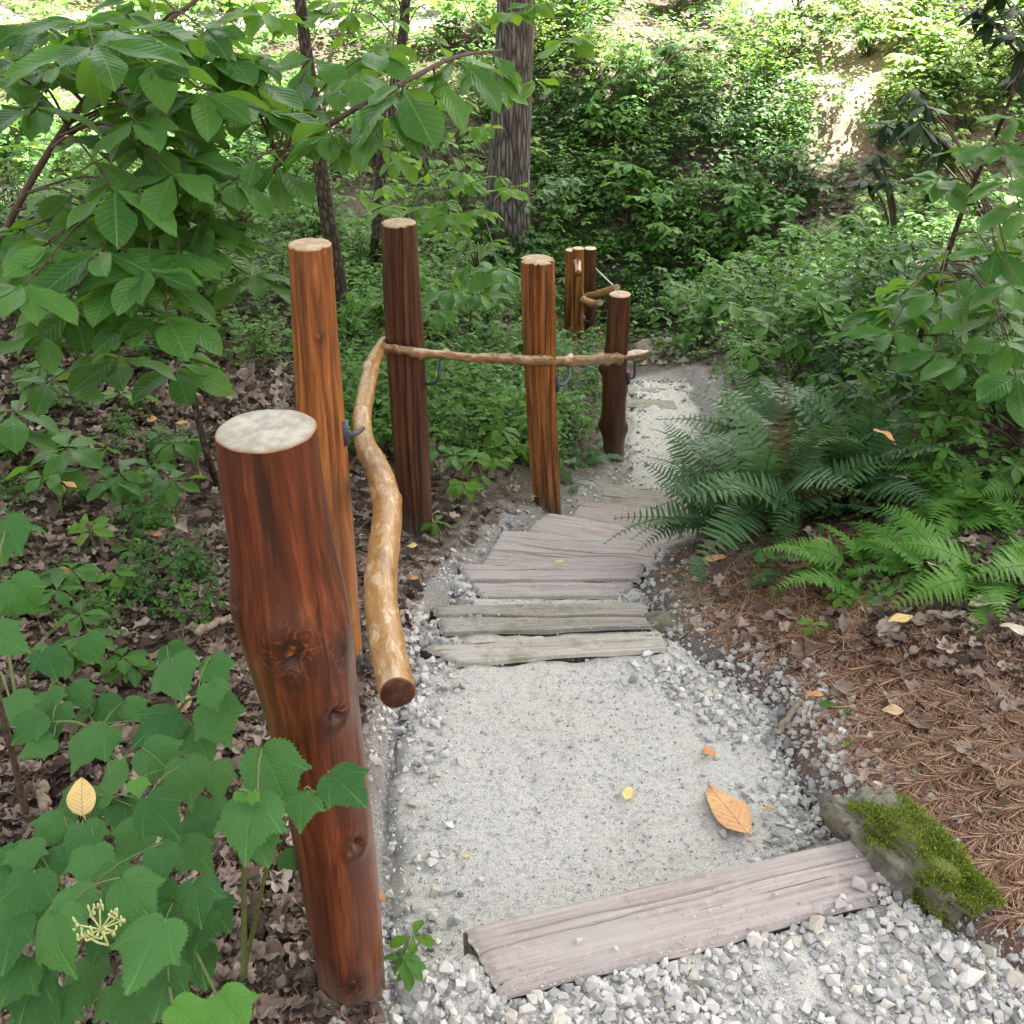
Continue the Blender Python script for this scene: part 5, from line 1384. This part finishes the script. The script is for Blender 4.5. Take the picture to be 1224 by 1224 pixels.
# ------------------------------------------------------------------ seedlings
def seedling(px, py, h, L, label, n=5, mat='big_leaf', group='seedlings on the forest floor', tiers=1, tp=BIG):
    p = on(px, py); root = thing('seedling', label, 'seedling', tuple(p), group)
    mt = MB(); ml = MB()
    lean = rng.normal(0, .12, 2) * h
    for k in range(tiers):
        tip = np.array([lean[0], lean[1], h]) + (rng.normal(0, .5 * L, 3) * [1, 1, .5] if k else 0)
        tube(mt, smooth_path([(0, 0, -.01), (lean[0] * .3, lean[1] * .3, h * .55), tip], 8), np.linspace(.0028, .0014, 8), 6)
        whorl(ml, tip, L, n, None, (-.1, .35), np.array([0, -.25, 0]), tp)
    mt.build('stem', M['green_stem'], root); ml.build('foliage', M[mat], root)
    return root
SEED = [(30, 560, .18, .16, 'seedling with long drooping leaves at the left edge below the saplings', 5, 'big_leaf', 2),
        (75, 610, .14, .14, 'seedling under the hanging orange leaf', 5, 'big_leaf', 2),
        (150, 620, .12, .10, 'seedling in the middle of the litter left of the near post', 6, 'big_leaf', 2),
        (190, 625, .12, .085, 'seedling with star shaped leaves nearest the near post top', 5, 'big_leaf', 2),
        (215, 585, .14, .09, 'seedling beside the foot of the slender dark stem', 5, 'big_leaf', 1),
        (160, 680, .04, .05, 'tiny seedling alone on the brown litter', 5, 'big_leaf', 1),
        (140, 715, .08, .07, 'small seedling right of the orange and yellow leaf', 5, 'lime_leaf', 2),
        (90, 745, .1, .08, 'seedling just above the left lobed shrub', 5, 'big_leaf', 2),
        (125, 800, .1, .075, 'seedling with crowded leaflets above the lobed shrub', 6, 'big_leaf', 3),
        (80, 830, .1, .07, 'low seedling left of the crowded one', 6, 'big_leaf', 2),
        (165, 840, .06, .06, 'low seedling right of the crowded one', 6, 'big_leaf', 2),
        (495, 1150, .06, .045, 'seedling with oval leaves between the near post and the near step', 4, 'lime_leaf', 1),
        (490, 1200, .05, .038, 'darker seedling at the bottom between near post and near step', 6, 'big_leaf', 2),
        (966, 772, .05, .04, 'bright little seedling on the pine needles by the gravel', 5, 'lime_leaf', 1),
        (1000, 732, .04, .05, 'little star seedling beside the broad tan leaf', 5, 'lime_leaf', 1),
        (1000, 855, .03, .045, 'seedling with one drooping leaf at the edge of the gravel', 2, 'big_leaf', 1),
        (1015, 900, .02, .022, 'tiny seedling near the mossy rock', 2, 'lime_leaf', 1),
        (905, 690, .07, .05, 'dark seedling beside the long orange leaf', 5, 'big_leaf', 1),
        (520, 640, .06, .06, 'small seedling on the soil bank beside the dark post foot', 5, 'lime_leaf', 1),
        (552, 610, .08, .07, 'seedling on the dark soil bank between two posts', 5, 'lime_leaf', 2),
        (575, 590, .07, .06, 'seedling higher on the soil bank near the split post', 5, 'lime_leaf', 1)]
for i in range(20):
    px, py = random.uniform(505, 640), random.uniform(455, 590)
    SEED.append((px, py, random.uniform(.08, .2), random.uniform(.06, .1), 'pale star leaved seedling on the shaded soil behind the knobbly handrail', 5, random.choice(['big_leaf', 'lime_leaf']), 2))
for i in range(14):
    px, py = random.uniform(0, 250), random.uniform(480, 720)
    SEED.append((px, py, random.uniform(.06, .16), random.uniform(.05, .1), 'small green seedling scattered on the brown litter at the left', random.choice([4, 5, 6]), random.choice(['big_leaf', 'big_leaf', 'lime_leaf']), random.choice([1, 2])))
for (px, py, h, L, lab, n, mt_, ti) in SEED: seedling(px, py, h, L, lab, n, mt_, tiers=ti, group='pale seedlings behind the knobbly handrail' if lab.startswith('pale star') else 'small seedlings scattered on the left litter' if lab.startswith('small green seedling') else 'seedlings on the forest floor')

# ------------------------------------------------------------------ ferns
def frond_mesh(L, npair, wmax, mat, bip=False, arch=.5, seed=0):
    """frond along +Y rising then arching; length 1*L"""
    r_ = np.random.default_rng(seed)
    m = MB()
    t = np.linspace(0, 1, 18)
    C = np.column_stack([.04 * np.sin(t * 3 + seed) * L, L * (t * .92 - .10 * arch * t ** 2), L * (.62 * t - (.35 + .45 * arch) * t ** 2)])
    tube(m, C, np.linspace(.0026, .0007, 18) * (L / .4), 5)
    tt = np.linspace(.16 if not bip else .22, .985, npair)
    pos = np.column_stack([np.interp(tt, t, C[:, k]) for k in range(3)])
    tan = np.column_stack([np.interp(tt, t, np.gradient(C[:, k], t)) for k in range(3)]); tan /= np.linalg.norm(tan, axis=1, keepdims=True)
    side = np.cross(tan, [0, 0, 1.0]); side /= np.linalg.norm(side, axis=1, keepdims=True)
    nor = np.cross(side, tan)
    if bip: w = wmax * np.clip((1 - tt) ** .75 * 1.15, .03, 1) * np.where(tt < .34, .75 + (tt - .22) * 2, 1)
    else: w = wmax * np.minimum(1, .55 + (tt - .16) * 3) * np.clip((1 - tt) * 2.2, .08, 1) ** .7
    blade = leaf_tpl(lambda x: .12 * (1.12 - x) ** .5 if 0 < x < 1 else (.10 if x == 0 else .02), 3, 2, -.25, .2, 0)
    blade2 = leaf_tpl(lambda x: .155 * (1.02 - x) ** .8 if x > 0 else .10, 12, 2, -.2, .25, 0, 0, .34)
    for sg in (-1, 1):
        d = side * sg + tan * (.28 if not bip else .35) + nor * r_.uniform(-.05, .2, (npair, 1)) + r_.normal(0, .06, (npair, 3))
        if not bip:
            scatter(blade, frames(d, nor, None, w * r_.uniform(.85, 1.1, npair)), pos, m)
        else:
            scatter(blade2, frames(d, nor, None, w * r_.uniform(.9, 1.1, npair)), pos, m)
    me = m.mesh('frond'); me.materials.append(mat)
    return me
FR_D = [frond_mesh(1.0, 23, .13, M['fern_dark'], False, a, s) for s, a in enumerate((.2, .5, .8, 1.1))]
FR_L = [frond_mesh(1.0, 20, .23, M['fern_light'], True, a, s) for s, a in enumerate((.4, .7, 1.0))]
FR_R = [frond_mesh(1.0, 22, .10, M['fern_rust'], False, .4, 9)]
def fern(px, py, n, L, label, kinds, spread=(.2, 1.0), aim=None, Y=None, group=None, name='fern', rust=0, widen=6.3):
    p = on(px, py) if Y is None else gz(A(px, py, Y))
    root = thing(name, label, 'fern', tuple(p), group)
    for i in range(n):
        me = random.choice(FR_R if i < rust else kinds)
        o = bpy.data.objects.new('frond', me); COL.objects.link(o); o.parent = root
        yaw = (random.uniform(0, 6.28) if aim is None else aim + random.uniform(-.5, .5) * widen)
        tilt = random.uniform(*spread)
        s = L * random.uniform(.7, 1.15)
        o.location = (random.gauss(0, .03), random.gauss(0, .03), -.01)
        o.rotation_mode = 'QUATERNION'
        o.rotation_quaternion = (Matrix.Rotation(yaw, 3, 'Z') @ Matrix.Rotation(tilt, 3, 'X') @ Matrix.Rotation(random.gauss(0, .35), 3, 'Y')).to_quaternion()
        o.scale = (s, s, s)
    return root
GD, GL = 'dark evergreen ferns right of the steps', 'light green feathery ferns at the right'
fern(868, 634, 32, .48, 'dark evergreen fern hanging over the right side of the steps', FR_D, (-.05, .9), group=GD, rust=1)
fern(935, 628, 34, .56, 'big dark evergreen fern in the middle of the clump, beside the hanging one', FR_D, (.15, 1.15), group=GD, rust=2)
fern(1000, 600, 28, .54, 'dark evergreen fern under the caught orange leaf', FR_D, (.15, 1.15), group=GD, rust=2)
fern(930, 560, 24, .55, 'dark evergreen fern at the back of the clump', FR_D, (.1, .9), group=GD)
fern(830, 720, 7, .2, 'small low dark fern at the edge of the bank by the mauve steps', FR_D, (-.3, .2), group=GD)
fern(960, 668, 5, .26, 'single flat fern tuft in front of the dark clump', FR_D, (-.35, 0), group=GD)
fern(1035, 690, 13, .31, 'light green feathery fern with drooping fronds beside the dark clump', FR_L, (-.1, .5), group=GL)
fern(1110, 700, 14, .31, 'light green feathery fern left of the one at the right edge', FR_L, (-.2, .5), group=GL)
fern(1205, 720, 15, .36, 'brightest feathery fern at the right edge', FR_L, (-.1, .6), group=GL)
fern(1150, 610, 14, .36, 'feathery fern behind the two front light green ones', FR_L, (-.1, .5), group=GL)
fern(1215, 600, 13, .38, 'feathery fern at the right edge below the hanging sapling leaves', FR_L, (-.1, .5), group=GL)
fern(1080, 560, 13, .34, 'feathery fern between the sapling and the dark clump', FR_L, (-.1, .5), group=GL)
fern(1060, 725, 6, .22, 'low dull green fern lying on the pine needles', FR_D, (-.4, -.1), group=GD)
fern(1130, 640, 12, .32, 'feathery fern in the shade between the front and back ones', FR_L, (-.2, .3), group=GL)
fern(690, 585, 6, .22, 'small fern on the soil bank beside the split post foot', FR_D, (-.1, .5), group='small ferns beside the posts')
fern(700, 560, 6, .24, 'small fern between the split post and the short dark post', FR_D, (-.1, .5), group='small ferns beside the posts')
fern(520, 300, 8, .45, 'pale fern beside the foot of the stout tree', FR_L, (0, .6), group='small ferns beside the posts')
fern(705, 160, 18, .62, 'tall dark fern on the far bank right of the stout tree', FR_D, (.3, 1.1), group='ferns on the far bank')
fern(745, 150, 14, .55, 'dark fern on the far bank beside the arching canes', FR_D, (.3, 1.1), group='ferns on the far bank')

# ------------------------------------------------------------------ undergrowth shrubs
def bush_mesh(seed, h=.5, nst=24, nl=17, leaf=.036, mat=None, open_=.9):
    r_ = np.random.default_rng(seed + 400)
    mt = MB(); ml = MB()
    for s in range(nst):
        an = r_.uniform(0, 6.28); out = r_.uniform(.1, open_) * h; top = h * r_.uniform(.45, 1.05)
        e = np.array([math.cos(an) * out, math.sin(an) * out, top * (1 - .3 * (out / h) ** 2)])
        C = smooth_path([np.array([0, 0, -.02]) + r_.normal(0, .04, 3) * [1, 1, 0], e * [.4, .4, .65], e], 8)
        tube(mt, C, np.linspace(.0035, .0012, 8), 4, False)
        t = np.linspace(.3, 1, nl); P = np.column_stack([np.interp(t, np.linspace(0, 1, 8), C[:, k]) for k in range(3)])
        a2 = an + np.arange(nl) * 2.4 + r_.normal(0, .4, nl)
        d = np.column_stack([np.cos(a2), np.sin(a2), r_.uniform(-.35, .25, nl)])
        off = d * r_.uniform(.0, .05, (nl, 1))
        scatter(SMALL, frames(d, np.tile([0, 0, 1.0], (nl, 1)) + r_.normal(0, .25, (nl, 3)), None, leaf * r_.uniform(.6, 1.35, nl)), P + off, ml)
    a = ml.mesh('foliage'); a.materials.append(mat)
    b = mt.mesh('stems', True); b.materials.append(M['twig'])
    return a, b, (np.concatenate(ml.v), ml.f, np.concatenate(ml.u))
def star_bush(seed, h=.5, nst=22, leaf=.085, mat=None):
    r_ = np.random.default_rng(seed + 900)
    mt = MB(); ml = MB()
    for s in range(nst):
        an = r_.uniform(0, 6.28); out = r_.uniform(.05, 1.0) * h; top = h * r_.uniform(.4, 1.1)
        e = np.array([math.cos(an) * out, math.sin(an) * out, top * (1 - .35 * (out / h) ** 2)])
        C = smooth_path([np.array([0, 0, -.02]) + r_.normal(0, .05, 3) * [1, 1, 0], e * [.4, .4, .65], e], 6)
        tube(mt, C, np.linspace(.004, .0014, 6), 4, False)
        for q, n_ in ((e, 5), (C[4] + r_.normal(0, .03, 3), 3)):
            a2 = r_.uniform(0, 6.28) + np.arange(n_) * 6.283 / n_
            d = np.column_stack([np.cos(a2), np.sin(a2), r_.uniform(-.5, .1, n_)])
            scatter(MEDIUM, frames(d, np.tile([0, 0, 1.0], (n_, 1)) + r_.normal(0, .15, (n_, 3)), None, leaf * r_.uniform(.7, 1.2, n_)), np.tile(q, (n_, 1)), ml)
    a = ml.mesh('foliage'); a.materials.append(mat)
    b = mt.mesh('stems', True); b.materials.append(M['twig'])
    return a, b, (np.concatenate(ml.v), ml.f, np.concatenate(ml.u))
MEDIUM = leaf_tpl(obov, 5, 2, .3, .3, 0)
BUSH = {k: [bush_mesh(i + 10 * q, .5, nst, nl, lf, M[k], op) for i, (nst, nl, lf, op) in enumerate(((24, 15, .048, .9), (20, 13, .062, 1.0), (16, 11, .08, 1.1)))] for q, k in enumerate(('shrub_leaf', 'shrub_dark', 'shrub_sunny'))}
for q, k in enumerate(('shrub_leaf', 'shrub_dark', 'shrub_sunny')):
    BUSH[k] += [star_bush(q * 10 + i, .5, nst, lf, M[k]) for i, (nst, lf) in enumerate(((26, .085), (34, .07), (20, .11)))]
PLANTS = []
def bush(p, s, kind, label, group, sq=1.0):
    PLANTS.append((s / depth(p), np.array(p), s, random.choice(BUSH[kind]), (random.gauss(0, .1), random.gauss(0, .1), random.uniform(0, 6.28)), label, group, sq))
def plant_all(limit=270):
    PLANTS.sort(key=lambda q: -q[0])
    for k, (_, p, s, (a, b, tpl), rot, label, group, sq) in enumerate(PLANTS):
        if k < limit:
            root = thing('shrub', label, 'shrub', tuple(p), group)
            root.rotation_euler = rot; root.scale = (s, s, s * sq)
            for nme, me in (('foliage', a), ('stems', b)):
                o = bpy.data.objects.new(nme, me); COL.objects.link(o); o.parent = root
        else:
            Rm = np.array(Matrix.Rotation(rot[2], 3, 'Z')) * s
            scatter(tpl, Rm[None], np.array([p]), CV)
CV = MB()
def bushes(n, box, smin, smax, kind, label, group, fn=None, sq=1.0, mind=.22):
    got = []; tries = 0
    while len(got) < n and tries < n * 30:
        tries += 1
        px, py = random.uniform(box[0], box[2]), random.uniform(box[1], box[3])
        if fn and not fn(px, py): continue
        p = hit(px, py)[0]
        if fast_sd(p[:1], p[1:2])[0] > -.18: continue
        if any(np.linalg.norm(p - q) < mind for q in got): continue
        got.append(p)
        bush(p, random.uniform(smin, smax), kind if isinstance(kind, str) else random.choice(kind), label, group, sq)
inpoly = lambda px, py: True
# left hollow behind the posts
bushes(34, (390, 300, 640, 560), .35, .7, 'shrub_leaf', 'small leafy green shrub in the hollow behind the tall posts', 'leafy shrubs behind the tall posts')
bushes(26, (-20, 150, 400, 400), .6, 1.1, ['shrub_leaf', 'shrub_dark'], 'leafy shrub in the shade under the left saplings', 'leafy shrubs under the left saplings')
bushes(22, (410, 420, 640, 560), .22, .42, 'shrub_leaf', 'low leafy plant on the soil behind the knobbly handrail', 'low plants behind the knobbly handrail', mind=.12)
bushes(10, (640, 400, 720, 560), .3, .55, 'shrub_leaf', 'low leafy shrub between the split post and the short post', 'leafy shrubs between the split and the short post')
# far bank in shade
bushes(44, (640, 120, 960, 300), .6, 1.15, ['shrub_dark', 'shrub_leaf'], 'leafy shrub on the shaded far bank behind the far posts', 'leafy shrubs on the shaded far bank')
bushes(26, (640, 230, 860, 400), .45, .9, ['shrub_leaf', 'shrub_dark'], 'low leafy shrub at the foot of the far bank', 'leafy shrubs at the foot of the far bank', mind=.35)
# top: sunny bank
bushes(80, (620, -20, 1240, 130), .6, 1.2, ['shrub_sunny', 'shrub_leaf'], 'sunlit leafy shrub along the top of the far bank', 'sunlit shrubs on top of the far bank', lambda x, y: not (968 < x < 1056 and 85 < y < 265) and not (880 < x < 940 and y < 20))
bushes(10, (950, 60, 1070, 270), .25, .45, ['shrub_sunny', 'shrub_leaf'], 'small sunlit leafy tuft on the bare clay slope', 'small tufts on the clay slope', mind=.3)
bushes(18, (620, -25, 900, 25), .7, 1.2, 'shrub_sunny', 'sunlit leafy shrub at the top edge above the shaded bank', 'sunlit shrubs at the top edge', mind=.3)
bushes(32, (1040, 90, 1240, 330), .5, 1.0, ['shrub_sunny', 'shrub_leaf'], 'sunlit leafy shrub on the right of the clay slope', 'sunlit shrubs right of the clay slope')
bushes(56, (0, 45, 620, 300), .6, 1.15, ['shrub_leaf', 'shrub_sunny', 'shrub_leaf'], 'leafy shrub far behind the left saplings', 'leafy shrubs far behind the left saplings', mind=.3)
bushes(40, (-20, -20, 600, 60), .7, 1.3, ['shrub_sunny', 'shrub_leaf'], 'sunlit leafy shrub beyond the left saplings along the top', 'sunlit shrubs beyond the left saplings', mind=.3)
bushes(22, (-10, 450, 250, 760), .14, .30, ['shrub_leaf', 'shrub_dark'], 'very low leafy plant growing through the brown litter at the left', 'low plants in the left litter', mind=.14)
bushes(20, (-20, 330, 340, 450), .35, .7, ['shrub_leaf', 'shrub_dark'], 'low leafy shrub at the upper edge of the brown litter', 'leafy shrubs at the upper edge of the litter')
bushes(26, (400, 290, 640, 420), .5, .9, 'shrub_leaf', 'leafy shrub between the tall posts and the stout tree', 'leafy shrubs between the tall posts and the stout tree')
# right hollow beside the lower path
bushes(46, (810, 300, 1080, 470), .45, .95, 'shrub_leaf', 'pale leafy shrub in the hollow above the dark ferns', 'leafy shrubs above the dark ferns')
bushes(22, (1000, 380, 1240, 560), .45, .85, ['shrub_leaf', 'shrub_dark'], 'leafy shrub in the shade behind the light ferns', 'leafy shrubs behind the light ferns')

# ground cover: small leaves close to the soil that nobody could count
def cover(n, box, hmax, smin, smax, fn=None):
    xy = region(n, box, fn)
    k = len(xy); z = ground_z(xy[:, 0], xy[:, 1])
    cl = np.clip(.5 + 1.4 * vnoise(xy[:, 0], xy[:, 1], 2.2, 31), 0, 1)
    d = np.column_stack([rng.normal(0, 1, (k, 2)), rng.uniform(-.5, .3, k)])
    scatter(SMALL, frames(d, np.tile([0, 0, 1.0], (k, 1)) + rng.normal(0, .25, (k, 3)), None, rng.uniform(smin, smax, k)), np.column_stack([xy, z + rng.uniform(.01, 1, k) * hmax * (.3 + cl)]), CV)
patchy = lambda q, s, px, py: vnoise(q[:, 0], q[:, 1], 1.7, 41) + .5 * vnoise(q[:, 0], q[:, 1], 5, 42) > rng.uniform(-.35, .2, len(s))
cover(9000, (380, 280, 720, 560), .22, .02, .05, patchy)
cover(9000, (-40, 150, 420, 450), .22, .03, .07, lambda q, s, px, py: patchy(q, s, px, py) & (rng.uniform(0, 1, len(s)) < np.clip((460 - py) / 90, 0, 1)))
cover(15000, (620, -30, 1260, 420), .25, .035, .08, lambda q, s, px, py: patchy(q, s, px, py) & ~((px > 975) & (px < 1050) & (py > 90) & (py < 250) & (rng.uniform(0, 1, len(s)) < .7)))
cover(6000, (800, 380, 1260, 620), .2, .02, .05, patchy)
cover(9000, (0, -30, 640, 300), .3, .04, .09, patchy)
cover(900, (900, 560, 1260, 720), .08, .02, .045, patchy)
plant_all()
o = CV.build('ground_cover', M['cover_leaf']); o['kind'] = 'stuff'

# bare arching canes on the far bank
for i, (a_, b_, c_, lab) in enumerate([((770, 120), (815, 60), (880, 75), 'bare cane arching right over the far bank'), ((765, 125), (790, 85), (800, 60), 'bare cane standing upright beside the arching one'),
                              ((760, 130), (760, 95), (768, 50), 'bare cane nearest the dark ferns of the far bank')]):
    p0 = on(*a_); m = MB()
    tube(m, smooth_path([p0, A(*b_, p0[1] - .2), A(*c_, p0[1] - .3)], 20), np.linspace(.012, .004, 20), 6)
    tag(center(m.build('bare_cane', M['dry_stick'])), lab, 'cane', 'bare canes on the far bank')
for (pa, pb, pc, lab) in [((660, 225), (690, 205), (720, 218), 'pale dead branch on the shaded far bank'), ((745, 235), (755, 215), (765, 232), 'short curved dead twig on the shaded far bank')]:
    p0 = on(*pa); p2 = on(*pc); m = MB()
    tube(m, smooth_path([p0 + [0, 0, .1], A(*pb, (p0[1] + p2[1]) / 2 - .15), p2 + [0, 0, .1]], 16), np.linspace(.012, .006, 16), 6)
    tag(center(m.build('dead_branch', M['dry_stick'])), lab, 'branch')
